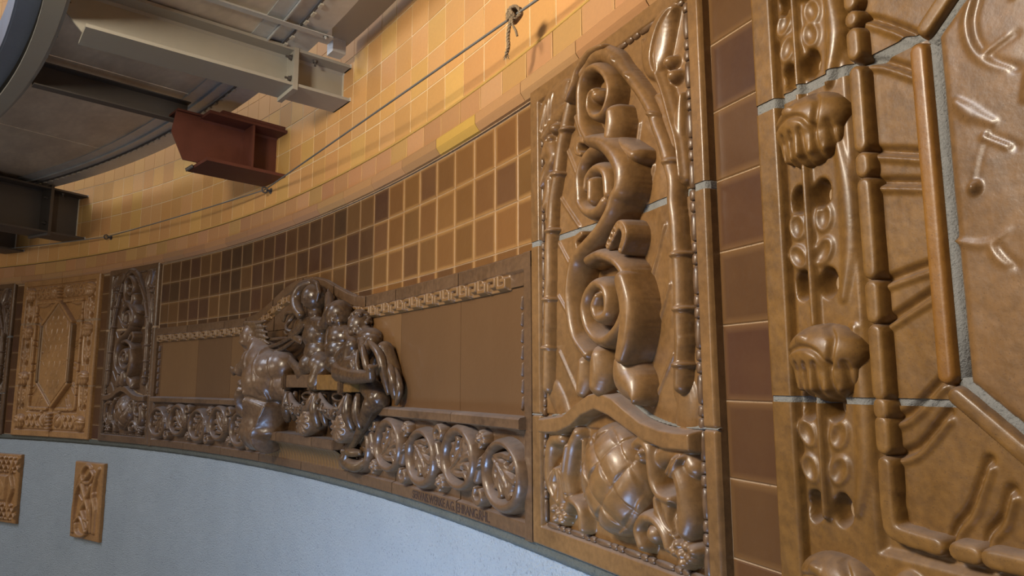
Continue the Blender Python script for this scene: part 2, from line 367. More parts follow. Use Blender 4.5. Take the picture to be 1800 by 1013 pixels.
def remesh(name, m, items, voxel=0.008, it=3, disp=None):
    """items: ('c', p0, r0, p1, r1) limbs and ('e', centre, (rx, ry, rz)[, euler]) volumes, grown into one skin"""
    bm = bmesh.new()
    def ball(c, r, eul=None):
        M = Matrix.Translation(c)
        if eul: M = M @ Euler(eul).to_matrix().to_4x4()
        bmesh.ops.create_icosphere(bm, subdivisions=3 if max(r) > .05 else 2, radius=1.0, matrix=M @ Matrix.Diagonal((*r, 1)))
    for it_ in items:
        if it_[0] == 'e': ball(Vector(it_[1]), it_[2], it_[3] if len(it_) > 3 else None)
        else:
            a, ra, b, rb = Vector(it_[1]), it_[2], Vector(it_[3]), it_[4]
            n = max(2, int((b - a).length / (0.45 * min(ra, rb))) + 1)
            for i in range(n + 1): t = i / n; ball(a.lerp(b, t), (ra + (rb - ra) * t,) * 3)
    me = bpy.data.meshes.new(name); bm.to_mesh(me); bm.free()
    o = bpy.data.objects.new(name, me); COL.objects.link(o)
    md = o.modifiers.new('r', 'REMESH'); md.mode = 'VOXEL'; md.voxel_size = voxel; md.use_smooth_shade = True
    s_ = o.modifiers.new('s', 'SMOOTH'); s_.factor = 0.5; s_.iterations = it
    dg = bpy.context.evaluated_depsgraph_get(); me2 = bpy.data.meshes.new_from_object(o.evaluated_get(dg))
    bpy.data.objects.remove(o); bpy.data.meshes.remove(me); me2.name = name
    
    if disp:
        n = len(me2.vertices); V = np.empty(n * 3, np.float32); Nn = np.empty(n * 3, np.float32); me2.vertices.foreach_get('co', V); me2.vertices.foreach_get('normal', Nn)
        V = V.reshape(-1, 3); Nn = Nn.reshape(-1, 3); V = V + Nn * disp(V)[:, None]; me2.vertices.foreach_set('co', V.astype(np.float32).ravel())
    me2.materials.clear(); me2.materials.append(m); me2.polygons.foreach_set('use_smooth', [True] * len(me2.polygons)); return me2
# ================================================================== the round wall
SA, SB, SREF = -4.0, 13.0, 3.0
ZB, ZT = BAND, H0 + 5.2
def wall_shell(name, z0, z1, d, m, thick=0.25):
    o = empty(name, SREF, 0.0)
    COL.objects.unlink(o); bpy.data.objects.remove(o)
    V, F = arc_box(SREF - SB, SREF - SA, z0, z1, -thick, d, 120)
    mb = MB(); mb.add(V, F); ob = mb.obj(name, m, bent=True); frame(ob, SREF, 0); ob['kind'] = 'structure'; return ob
def on_wall(o, parent, s, z, d=0.0):
    """o stands at (s, z) on the wall object whose own frame is at SREF"""
    a = (SREF - s) / R; r = R - d
    o.parent = parent; o.location = (r * math.sin(a), r * math.cos(a) - R, z); o.rotation_euler = (0, 0, -a); return o
wall_up = wall_shell('wall_tiled', ZB, ZT, 0.0018, M_JOINT)
wall_lo = wall_shell('wall_plaster', -0.02, ZB, -0.004, M_PLASTER)
def far_shell(name, z0, z1, m):
    s0_, s1_ = SB, SA + 2 * PI * R; c = (s0_ + s1_) / 2
    V, F = arc_box(c - s1_, c - s0_, z0, z1, -.25, 0, 160); ob = MB().add(V, F).obj(name, m, bent=True); frame(ob, c, 0); ob['kind'] = 'structure'
far_shell('wall_far', ZB, ZT, rough_mat('far_tiled_wall', (0.30, 0.155, 0.055), (0.40, 0.22, 0.085), 3, 0.5))
far_shell('wall_far_plaster', -.02, ZB, M_PLASTER)
fl = MB(); n = 72
fl.prism([(14 * math.cos(2 * PI * i / n), 14 * math.sin(2 * PI * i / n)) for i in range(n)], -0.2, 0.0, axis=2)
fo = fl.obj('floor', M_FLOOR); fo.location = (CX, CY, 0); fo['kind'] = 'structure'
# rough plaster skin over the lower wall, uneven to the touch
rp = Relief(-3.4, 4.6, 0, 2.0, 0.02, 0.0)
rp.H += 0.0015 + 0.001 * np.random.rand(*rp.H.shape); rp.wobble(0.0015, 3)
pm = rp.mesh('plaster_skin', M_PLASTER, 0, 0); ps = link('plaster_skin', pm); on_wall(ps, wall_lo, 3.4, ZB - 2.0, 0.0)
# dark mortar bed under the ceramic band
mr = Relief(-3.9, 4.6, 0, 0.045, 0.006, 0.0)
mr.H += 0.020 - 0.004 * np.random.rand(*mr.H.shape)
mr.H[0, :] = -0.001; mr.H[1, :] = 0.006 + 0.005 * np.random.rand(mr.nu); mr.H[2, :] = 0.012 + 0.004 * np.random.rand(mr.nu)
mm = link('trim_1', mr.mesh('mortar_bed', M_MORTAR, 0, 0, skirt=-0.003)); frame(mm, 2.6, ZB - 0.040); mm['kind'] = 'structure'
# tiles -------------------------------------------------------------
def tile_mesh(name, w_, h_, d_, m, bev=0.0025):
    x, z, b = w_ / 2, h_ / 2, bev
    V = [(-x, 0.004, -z), (x, 0.004, -z), (x, 0.004, z), (-x, 0.004, z), (-x, -d_ + b * .6, -z), (x, -d_ + b * .6, -z), (x, -d_ + b * .6, z), (-x, -d_ + b * .6, z),
         (-x + b, -d_, -z + b), (x - b, -d_, -z + b), (x - b, -d_, z - b), (-x + b, -d_, z - b)]
    F = [(8, 9, 10, 11)] + [(4 + i, 4 + (i + 1) % 4, 8 + (i + 1) % 4, 8 + i) for i in range(4)] + [(i, (i + 1) % 4, 4 + (i + 1) % 4, 4 + i) for i in range(4)]
    me = bpy.data.meshes.new(name); me.from_pydata(V, [], F); me.materials.append(m); return me
def tint(c, j): k = 1 + random.uniform(-j, j); return tuple(max(0.0, x * k * (1 + random.uniform(-j, j) * 0.3)) for x in c)
TH, TW = 0.1535, 0.150
cache = {}
def tile(parent, s, z, w_, h_, m, col, kindname='tile', d_=0.004, rnd=0.0012):
    key = (round(w_, 4), round(h_, 4), m.name, d_)
    if key not in cache: cache[key] = tile_mesh(kindname, w_, h_, d_, m)
    o = bpy.data.objects.new(kindname, cache[key]); COL.objects.link(o); on_wall(o, parent, s, z, random.uniform(0, rnd) * .6)
    o.rotation_euler[0] = random.uniform(-.006, .006); o.rotation_euler[2] += random.uniform(-.008, .008)
    o.color = (*col[:3], col[3] if len(col) > 3 else .4); return o
YC = [(0.60, 0.325, 0.108), (0.58, 0.305, 0.105), (0.56, 0.285, 0.105), (0.60, 0.345, 0.108), (0.53, 0.275, 0.095), (0.59, 0.315, 0.125)]
PITCH = 0.1553; YZ0 = H0 + 1.079; YH = 0.1540
cells = [(k, r_) for r_ in range(27) for k in range(-27, 82)]
def ydist(c):
    s = 0.236 + PITCH * (c[0] + .5); z = YZ0 + YH * (c[1] + .5)
    p_ = wall_point(s, z, 0) - Vector((0, 0, H0)); yc = p_.y * math.cos(.1354) + p_.z * math.sin(.1354)
    if yc < .2: return 1e9
    x = p_.x / yc; y = (-p_.y * math.sin(.1354) + p_.z * math.cos(.1354)) / yc
    return p_.length if abs(x) < .80 and abs(y) < .47 and not (c[1] > 3 and s > 1.3) else 50 + p_.length
cells.sort(key=ydist)
far = MB(); farV = []; farF = []
for i, (k, r_) in enumerate(cells):
    s = 0.236 + PITCH * (k + .5); z = YZ0 + YH * (r_ + .5)
    if i < 290: tile(wall_up, s, z, PITCH - .0032, YH - .0035, MT_YEL, tint(random.choice(YC), .06))
    else:
        a = SREF - s; x, h_ = PITCH / 2 - .0016, YH / 2 - .0018; q = len(farV)
        farV += [(a - x, z - h_, .0042), (a + x, z - h_, .0042), (a + x, z + h_, .0042), (a - x, z + h_, .0042), (a - x, z - h_, -.01), (a + x, z - h_, -.01), (a + x, z + h_, -.01), (a - x, z + h_, -.01)]
        farF += [(q, q + 1, q + 2, q + 3)] + [(q + 4 + j, q + 4 + (j + 1) % 4, q + (j + 1) % 4, q + j) for j in range(4)]
MT_FAR, ntf, bf = mat('far_yellow_tile_glaze', 0.35)
tcf = N(ntf, 'ShaderNodeNewGeometry'); 
ntf.links.new(ramp(ntf, tcf.outputs['Random Per Island'], [(0, YC[4]), (.3, YC[1]), (.6, YC[0]), (1, YC[2])]), bf.inputs['Base Color'])
fo_ = mesh('tile', bend(farV), np.array(farF), MT_FAR, False); fo_ = link('tile', fo_, wall_up); fo_['kind'] = 'stuff'
# tan course and moulding under the yellow tiles ---------------------
cornice = wall_shell('trim_2', H0 + 0.890, H0 + 1.066, 0.012, M_JOINT_D, 0.02)
TC = [(0.42, 0.215, 0.095), (0.45, 0.235, 0.115), (0.43, 0.24, 0.09), (0.40, 0.20, 0.095)]
for k in range(-27, 82):
    s = 0.236 + PITCH * (k + .5)
    if s > 12.8 or s < -3.9: continue
    tile(cornice, s, H0 + 1.013, PITCH - .003, .101, MT_YEL, tint(random.choice(TC), .10), d_=.018)
# moulding pieces: face, then a slope down and back under
def mould_mesh(name, w_):
    P = [(-.0, .070), (.036, .070), (.040, .064), (.040, .030), (.036, .024), (.022, .006), (.0, .0)]; mb = MB()
    for sgn in (0,):
        n = len(P); V = [(u, v, d) for u in (-w_ / 2, w_ / 2) for d, v in P]
        F = [tuple(range(n)), tuple(range(2 * n - 1, n - 1, -1))] + [(i, i + n, (i + 1) % n + n, (i + 1) % n) for i in range(n)]
        mb.add(V, F)
    return mb.me(name, MT_MOULD, bent=True)
mc = [(0.36, 0.19, 0.085), (0.38, 0.205, 0.09), (0.47, 0.285, 0.06), (0.35, 0.18, 0.09), (0.37, 0.195, 0.085)]
mme = mould_mesh('moulding_block', PITCH * 2 - .003)
for k in range(-13, 41):
    s = 0.236 + PITCH * (2 * k + 1)
    o = bpy.data.objects.new('moulding_block', mme); COL.objects.link(o); on_wall(o, cornice, s, H0 + 0.890)
    o.color = (*(mc[2] if k in (0,) else tint(random.choice(mc[:2] + mc[3:]), .1)), 1)
# ochre bead over the course, its shadow gap painted as a dark strip
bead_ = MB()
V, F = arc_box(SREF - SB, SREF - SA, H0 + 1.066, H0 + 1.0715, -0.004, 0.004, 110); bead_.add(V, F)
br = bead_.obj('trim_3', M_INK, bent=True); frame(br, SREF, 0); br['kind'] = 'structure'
bead2 = MB(); P = [(SREF - SB + (SB - SA) * i / 140, H0 + 1.077, 0.006) for i in range(141)]
bead2.tube(P, .006, 8); b2 = bead2.obj('bead_moulding', MT_YEL, parent=br, smooth=True, bent=True); b2.color = (0.47, 0.29, 0.06, 1)
# dark tiled fields ---------------------------------------------------
tiled = wall_shell('trim_4', ZB, H0 + 0.892, 0.0030, M_JOINT_D, 0.02)
DK = [(0.030, 0.011, 0.006), (0.042, 0.016, 0.007), (0.022, 0.009, 0.005), (0.075, 0.033, 0.011), (0.035, 0.012, 0.008)]
GD = [(0.130, 0.056, 0.014), (0.150, 0.065, 0.017), (0.118, 0.050, 0.014), (0.092, 0.038, 0.014)]
rows = [(H0 + .7365, H0 + .886), (H0 + .583, H0 + .7365), (H0 + .4295, H0 + .583), (H0 + .372, H0 + .4295)]
for k in range(-1, 28):
    for r_, (za, zb) in enumerate(rows):
        s0_, s1_ = max(k * TW, -0.105), min((k + 1) * TW, 4.02)
        if s1_ - s0_ < .02: continue
        warm = k < 8 and not (r_ == 0 and k > 6)
        c = tint(random.choice(GD if warm else DK), .12) + ((.85 if warm else .35),)
        if not warm and random.random() < .18: c = tint(DK[3], .1) + (.5,)
        tile(tiled, (s0_ + s1_) / 2, (za + zb) / 2, s1_ - s0_ - .003, zb - za - .003, MT_DARK, c, d_=.005)
def strip(sl, sr):
    for k in range(-2, 10):
        zb = H0 + .7248 - k * TH + TH; za = zb - TH; zb = min(zb, H0 + .888); za = max(za, ZB + .01)
        if zb - za < .02: continue
        c = tint(random.choice([(0.052, 0.018, 0.007), (0.040, 0.013, 0.008), (0.062, 0.024, 0.008)]), .15) + (.25,)
        tile(tiled, (sl + sr) / 2, (za + zb) / 2, abs(sl - sr) - .001, zb - za - .003, MT_DARK, c, d_=.005)
S1L, SWID, GAP, MWID = -0.117, 0.7526, 0.146, 1.160
S1R = S1L - SWID; M1L = S1R - GAP; FL_ = 4.0352; FW = 4.1522; S2L = FL_ + SWID; M2R = S2L + GAP; M2L = M2R + MWID; S3R = M2L + GAP; S3L = S3R + SWID
M1R = M1L - MWID; S0L = M1R - GAP; S0R = S0L - SWID
for a, b in ((S1R, M1L), (M2R, S2L), (S3R, M2L), (M1R, S0L)): strip(a, b)

# ================================================================== scroll panel
PH = 1.375; GND = 0.020; FR = 0.030
def bead_pair(name_, root, width, path, r=.0065, m=GL_BROWN):
    """bead-and-reel border: long and short beads along a straight line"""
    (ua, va), (ub, vb) = path; L = math.hypot(ub - ua, vb - va); t = 0.0; i = 0
    while t < L - .012:
        l = min(.064 if i % 3 == 0 else .026, L - t); key = (round(l, 3), abs(ub - ua) > abs(vb - va), r, m.name)
        if key not in cache:
            h = l / 2 - .0012; mb = MB(); hz = key[1]
            prof = [(-h, .55), (-h * .9, .92), (-h * .5, 1.08), (0, 1.12), (h * .5, 1.08), (h * .9, .92), (h, .55)]
            mb.tube([((x, 0, 0) if hz else (0, x, 0)) for x, _ in prof], [r * f for _, f in prof], 8)
            cache[key] = mb.me('bead', m, smooth=True, bent=True)
        o = bpy.data.objects.new('bead', cache[key]); COL.objects.link(o)
        q = (t + l / 2) / L; place(o, root, ua + (ub - ua) * q, va + (vb - va) * q, width)
        a = -o.rotation_euler[2]; o.location.x -= math.sin(a) * .021; o.location.y -= math.cos(a) * .021
        t += l; i += 1
def slab_pieces(name, r, root, width, m, us, vs, gu=.004, gv=None, grout=True, lab='block'):
    """cut a relief into fired blocks; the joints between are filled with grout set back a little"""
    gv = gv or {}; r.blur(1)
    for i in range(len(vs) - 1):
        for j in range(len(us) - 1):
            a = us[j] + (gu / 2 if j else 0); b = us[j + 1] - (gu / 2 if j < len(us) - 2 else 0)
            c = vs[i] + (gv.get(vs[i], gu) / 2 if i else 0); d = vs[i + 1] - (gv.get(vs[i + 1], gu) / 2 if i < len(vs) - 2 else 0)
            me = r.mesh(lab, m, (a + b) / 2, (c + d) / 2, a, b, c, d, skirt=-0.003)
            if me: place(link(lab, me), root, (a + b) / 2, (c + d) / 2, width)
    if grout:
        for v in vs[1:-1]:
            g = gv.get(v, gu) / 2 + r.v[1] - r.v[0]
            me = r.mesh('grout_joint', M_GROUT, width / 2, v, 0, width, v - g, v + g, skirt=-0.003, drop=0.0028)
            if me: place(link('grout_joint', me), root, width / 2, v, width)
def build_scroll():
    root = empty('scroll_relief_panel', S1L - SWID / 2, ZB)
    W_ = SWID; r = Relief(0, W_, 0, PH, 0.0025, GND)
    r.wobble(.0006, 5)
    for a in ((0, .052, 0, PH), (W_ - .042, W_, 0, PH), (0, W_, 0, .058), (0, W_, PH - .052, PH)): r.rect(*a, FR - GND + .003, .004)
    # pocket for the upper field
    r.stroke(T['corner_stem'], .020, .022, k=.01); r.stroke(T['corner_stem'], .008, .030, k=.008)
    r.stroke([(.612, 1.19, .4), (.600, 1.235, 1.1), (.625, 1.285, 1.0), (.675, 1.315, .2)], .048, .030, k=.01)
    r.groove([(.612, 1.19), (.606, 1.235), (.635, 1.29), (.68, 1.318)], .006, .010)
    r.stroke([(.56, 1.29, .3), (.575, 1.23, .9), (.615, 1.17, .5), (.63, 1.13, .3)], .026, .022, k=.01)
    r.stroke([(.69, 1.10, .5), (.675, 1.02, 1), (.684, .93, .4)], .017, .022)
    for c in T['corner_balls']: r.dome(c[0], c[1], .020, .017, .032)
    r.stroke([(.60, 1.13, .4), (.625, 1.08, 1), (.65, 1.0, .7)], .03, .017, k=.01)
    # left spandrel leaves
    r.stroke([(.075, 1.22, .3), (.11, 1.28, 1.0), (.19, 1.30, .9), (.235, 1.315, .2)], .05, .026, k=.012)
    r.stroke([(.075, 1.20, .5), (.12, 1.24, 1), (.20, 1.25, .6)], .03, .020, k=.01)
    for (u, v, q) in ((.115, 1.29, .3), (.135, 1.30, .3), (.155, 1.31, .3)): r.groove([(u, v), (u - .03, v - .07)], .005, .006, False)
    r.dome(.147, 1.205, .022, .018, .030); r.dome(.118, 1.185, .016, .014, .024)
    r.stroke([(.125, 1.13, 1), (.10, 1.16, 1.3), (.075, 1.14, .5)], .024, .020, k=.01)
    r.stroke([(.065, 1.05, .4), (.085, 1.09, 1), (.12, 1.115, .8)], .022, .020, k=.008); r.stroke([(.07, .98, .3), (.085, 1.02, 1), (.1, 1.06, .4)], .02, .014, k=.008)
    r.stroke([(.08, 1.19, .5), (.095, 1.1, .8), (.085, .95, .4)], .025, .010, k=.01)
    v_ = T['veins']
    for i in range(0, len(v_), 2): r.stroke([v_[i], v_[i + 1]], .006, .006, k=.004, smooth=False)
    r.stroke([(x, y) for x, y in T['leaf_foot_left']], .035, .010, k=.01); r.stroke(T['leaf_foot_right'], .035, .012, k=.01)
    # dished ground behind the scroll
    r.dome(.53, .66, .08, .26, .010, carve=True, p=1.0); r.dome(.40, .95, .19, .20, .006, carve=True, p=1.0)
    # lower field: shells, curls, berries
    lo = GND - .006; W0 = r.win(.052, W_ - .042, .058, .345); r.H[W0] = np.minimum(r.H[W0], lo)
    R_ = lambda n_, w_, h_, **k: r.stroke(T[n_], w_, h_, **{'base': lo, 'k': .006, **k})
    R_('sh_outer', .022, .034); R_('sh_neck', .021, .040); r.stroke([(x - .006, y) for x, y in T['sh_neck'][1:]], .010, .048, base=lo)
    for n_ in ('sh_fan1', 'sh_fan2', 'sh_fan3'):
        r.stroke([(p_[0], p_[1], .7 + .35 * i) for i, p_ in enumerate(T[n_])], .021, .034, base=lo, k=.003)
        r.groove(T[n_], .004, .009)
    r.dome(.149, .254, .028, .026, .030, carve=True, p=.6)
    for b in T['berriesL']: r.dome(b[0], b[1] - .006, .018, .016, .036, base=lo, k=.001)
    R_('curlL', .018, .042); r.stroke([(.262, .31, .5), (.262, .24, 1), (.268, .17, .8)], .014, .022, base=lo)
    R_('vol_r', .020, .046); r.dome(.528, .303, .014, .014, .05, base=lo)
    R_('cap_r', .028, .034, k=.01); R_('strap', .012, .052); r.stroke([(x + .018, y + .004) for x, y in T['strap']], .007, .056, base=lo, k=.001)
    r.stroke([(.645, .285, .9), (.665, .24, 1.0), (.668, .19, 1.15), (.664, .158, .9)], .030, .050, base=lo, k=.006)
    r.dome(.612, .246, .030, .024, .026, carve=True, p=.5)
    r.stroke([(.565, .205, .7), (.575, .175, 1), (.612, .150, .8)], .024, .036, base=lo); r.stroke([(.60, .21, 1), (.612, .17, 1), (.630, .14, .5)], .022, .042, base=lo)
    r.groove([(.575, .205), (.59, .175), (.617, .15)], .005, .014); r.groove([(.625, .205), (.622, .175), (.632, .145)], .005, .014)
    R_('curlR', .019, .044); r.dome(.549, .128, .026, .026, .040, base=lo)
    for b in T['berriesR']: r.dome(b[0], b[1] - .006, .019, .017, .042, base=lo, k=.001)
    # the waved ledge
    top = T['arch_top']; bot = T['arch_bot']; uu = r.U; tv = np.interp(uu, [p_[0] for p_ in top], [p_[1] for p_ in top]); bv = np.interp(uu, [p_[0] for p_ in bot], [p_[1] for p_ in bot])
    tv = tv + 0.004; e = np.minimum(tv - r.V, r.V - bv) / .007; ok = (uu > .075) & (uu < W_ - .048) & (e > 0)
    e2 = np.minimum(uu - .075, W_ - .048 - uu) / .004
    r.H = np.where(ok, np.maximum(r.H, GND + .042 * np.clip(np.minimum(e, e2), 0, 1) ** .5), r.H)
    vs = [0, .8785, PH]
    for c_ in ([(0, .3686), (.098, .3686)], [(W_ - .05, .3686), (W_, .3686)]): r.groove(c_, .004, .010, False)
    slab_pieces('scroll', r, root, W_, GL_TAN, [0, W_], vs, gv={.8785: .015})
    for c_ in ([(-.001, .3686), (.055, .3686)], [(W_ - .043, .3686), (W_ + .001, .3686)]):
        relief_part('grout_joint', root, W_, c_[0][0], c_[1][0], .362, .375, .002, M_GROUT, lambda rr: rr.stroke(c_, .0035, .001, 'flat', base=FR - .0015, k=0, smooth=False), keep=.02, floor=.01)
    P_ = [(u, v + .008) for u, v in T['arch_top']]
    relief_part('grout_joint', root, W_, .098, W_ - .044, .355, .460, .0022, M_GROUT, lambda rr: rr.stroke([(u, v, .5 + .7 * abs(math.sin(u * 37))) for u, v in P_], .0048, .004, 'flat', base=GND + .006, k=0), keep=GND, floor=0)
    # parts standing proud of the slab
    def part(name, pts_list, w_, h_, m=GL_TAN, prof='sup', res=.0025, extra=None, keep=GND - .006, pad=.03):
        us = [p_[0] for L_ in pts_list for p_ in L_]; vs_ = [p_[1] for L_ in pts_list for p_ in L_]; q = w_ * max([1] + [p_[2] for L_ in pts_list for p_ in L_ if len(p_) > 2]) + .010
        def fn(rr):
            for L_ in pts_list: rr.stroke(L_, w_, h_, prof, base=GND, k=0)
            if extra: extra(rr)
        return relief_part(name, root, W_, min(us) - q, max(us) + q, min(vs_) - q, max(vs_) + q, res, m, fn, keep=keep, floor=-.004)
    part('bamboo_staff', [[(u, v) for u, v in T['staff_left']]], .021, .030, prof='round',
         extra=lambda rr: [rr.dome(u, v, .030, .010, .038, base=GND, k=.003) for u, v in ((.158, 1.06), (.206, 1.18), (.125, .90), (.103, .70), (.095, .56))])
    arc = T['staff_arc'][1:-1]
    part('bamboo_staff', [[(u, v, (1.25 if i < 4 else 1.0)) for i, (u, v) in enumerate(arc)]], .0215, .036, prof='round',
         extra=lambda rr: [rr.dome(u, v, .028, .011, .043, rot=q, base=GND, k=.003) for u, v, q in ((.665, .74, 0), (.668, .62, 0), (.66, .50, 0), (.515, 1.215, -.8), (.60, 1.085, -.4), (.46, 1.28, -.9), (.65, .955, -.1))])
    part('leaf_strap', [[(.245, 1.25, .5), (.275, 1.285, .9), (.30, 1.32, 1), (.36, 1.345, .9), (.42, 1.335, .6)]], .016, .046, prof='round')
    part('scroll_tendril', [[(u, v, 1.0 - .03 * i) for i, (u, v) in enumerate(T['spiral_top'])]], .0225, .062, prof='round',
         extra=lambda rr: rr.dome(.400, 1.205, .026, .022, .058, base=GND, k=.002))
    part('scroll_tendril', [[(u, v) for u, v in T['spiral_mid'][:-4]], [(.445, .93, 1), (.437, .985, 1), (.40, 1.008, .9), (.362, .995, .8), (.352, .965, .7)]], .0235, .060, prof='round')
    part('scroll_tendril', [[(.380, .975, 1), (.378, .93, 1.0)]], .022, .064, prof='round')
    part('scroll_tendril', [[(u, v) for u, v in T['spiral_low'][:-4]] + [(.440, .628, .9), (.405, .622, .9), (.388, .650, .9), (.405, .675, .8)]], .0235, .068, prof='round')
    bw = [.8, 1.1, 1.3, 1.3, 1.15, 1.0, .95, .9, .95, 1.05, 1.1, 1, .95, .9, .9]
    part('scroll_band', [[(u, v, bw[i]) for i, (u, v) in enumerate(T['band_main'])]], .030, .080, prof='round')
    part('scroll_band', [[(u, v, w1) for (u, v), w1 in zip(T['band_right'], (1, 1.1, 1.1, 1, .8))]], .030, .078, prof='sup')
    part('tendril_curl', [[(.455, .795, .9), (.50, .838, 1), (.524, .812, 1), (.505, .775, .8)]], .016, .070, prof='channel')
    part('tendril_curl', [[(.352, 1.098, .8), (.312, 1.112, 1), (.302, 1.085, .9), (.32, 1.07, .6)]], .015, .055, prof='channel')
    part('tendril_curl', [[(.318, .852, .8), (.288, .838, 1), (.296, .805, 1), (.325, .798, .6)]], .015, .055, prof='channel')
    part('bud_knob', [[(.478, 1.128, .8), (.476, 1.10, 1), (.468, 1.07, .9)]], .036, .070, prof='round')
    lo3 = T['lobes']
    part('calyx_lobe', [[(.306, .51, .8), (.302, .475, 1), (.296, .44, .7)]], .034, .052, prof='round')
    part('calyx_lobe', [[(.385, .525, .85), (.385, .49, 1), (.378, .455, .8)]], .044, .066, prof='round')
    part('calyx_lobe', [[(.478, .505, .8), (.485, .475, 1.15), (.515, .455, .9), (.535, .43, .45), (.534, .415, .15)]], .047, .062, prof='round')
    def bud(rr):
        cu, cv, ru, rv = .418, .232, .125, .138
        x = (rr.U - cu) / ru; y = (rr.V - cv) / rv; q = x * x + y * y; ok = q < 1
        h = np.sqrt(np.clip(1 - q, 0, 1)) * .085
        lx = np.arcsin(np.clip(x, -1, 1)); ly = np.arcsin(np.clip(y, -1, 1))
        a = (lx * 1.0 + ly) * 1.35 + .45; b = (lx * 1.0 - ly) * 1.35 + .30
        ia = np.floor(a); ib = np.floor(b); fa = a - ia; fb = b - ib
        over = ((ia + ib) % 2) == 0
        sa = np.where(over, np.sin(fb * PI), 0) ; ga = np.minimum(fa, 1 - fa); gb = np.minimum(fb, 1 - fb)
        wv = np.where(over, .008 * np.sin(np.clip(fb, 0, 1) * PI) + .005, .008 * np.sin(np.clip(fa, 0, 1) * PI) + .005)
        cut = np.where(over, np.clip(ga / .05, 0, 1), np.clip(gb / .05, 0, 1))
        w_ = wv * cut * np.clip((1 - q) * 5, 0, 1)
        rr.H = np.where(ok, np.maximum(rr.H, GND - .006 + h + w_), rr.H)
        rr.dome(.372, .318, .012, .010, .006, carve=True)
    relief_part('woven_bud', root, W_, .285, .552, .086, .378, .0022, GL_TAN, bud, keep=GND - .012, floor=-.004)
    bead_pair('b', root, W_, ((.060, .068), (.060, 1.315)), .0075); bead_pair('b', root, W_, ((W_ - .050, .068), (W_ - .050, 1.315)), .0095)
    bead_pair('b', root, W_, ((.070, .064), (W_ - .056, .064)), .0075); bead_pair('b', root, W_, ((.070, 1.325), (W_ - .056, 1.325)), .0085)
    return root
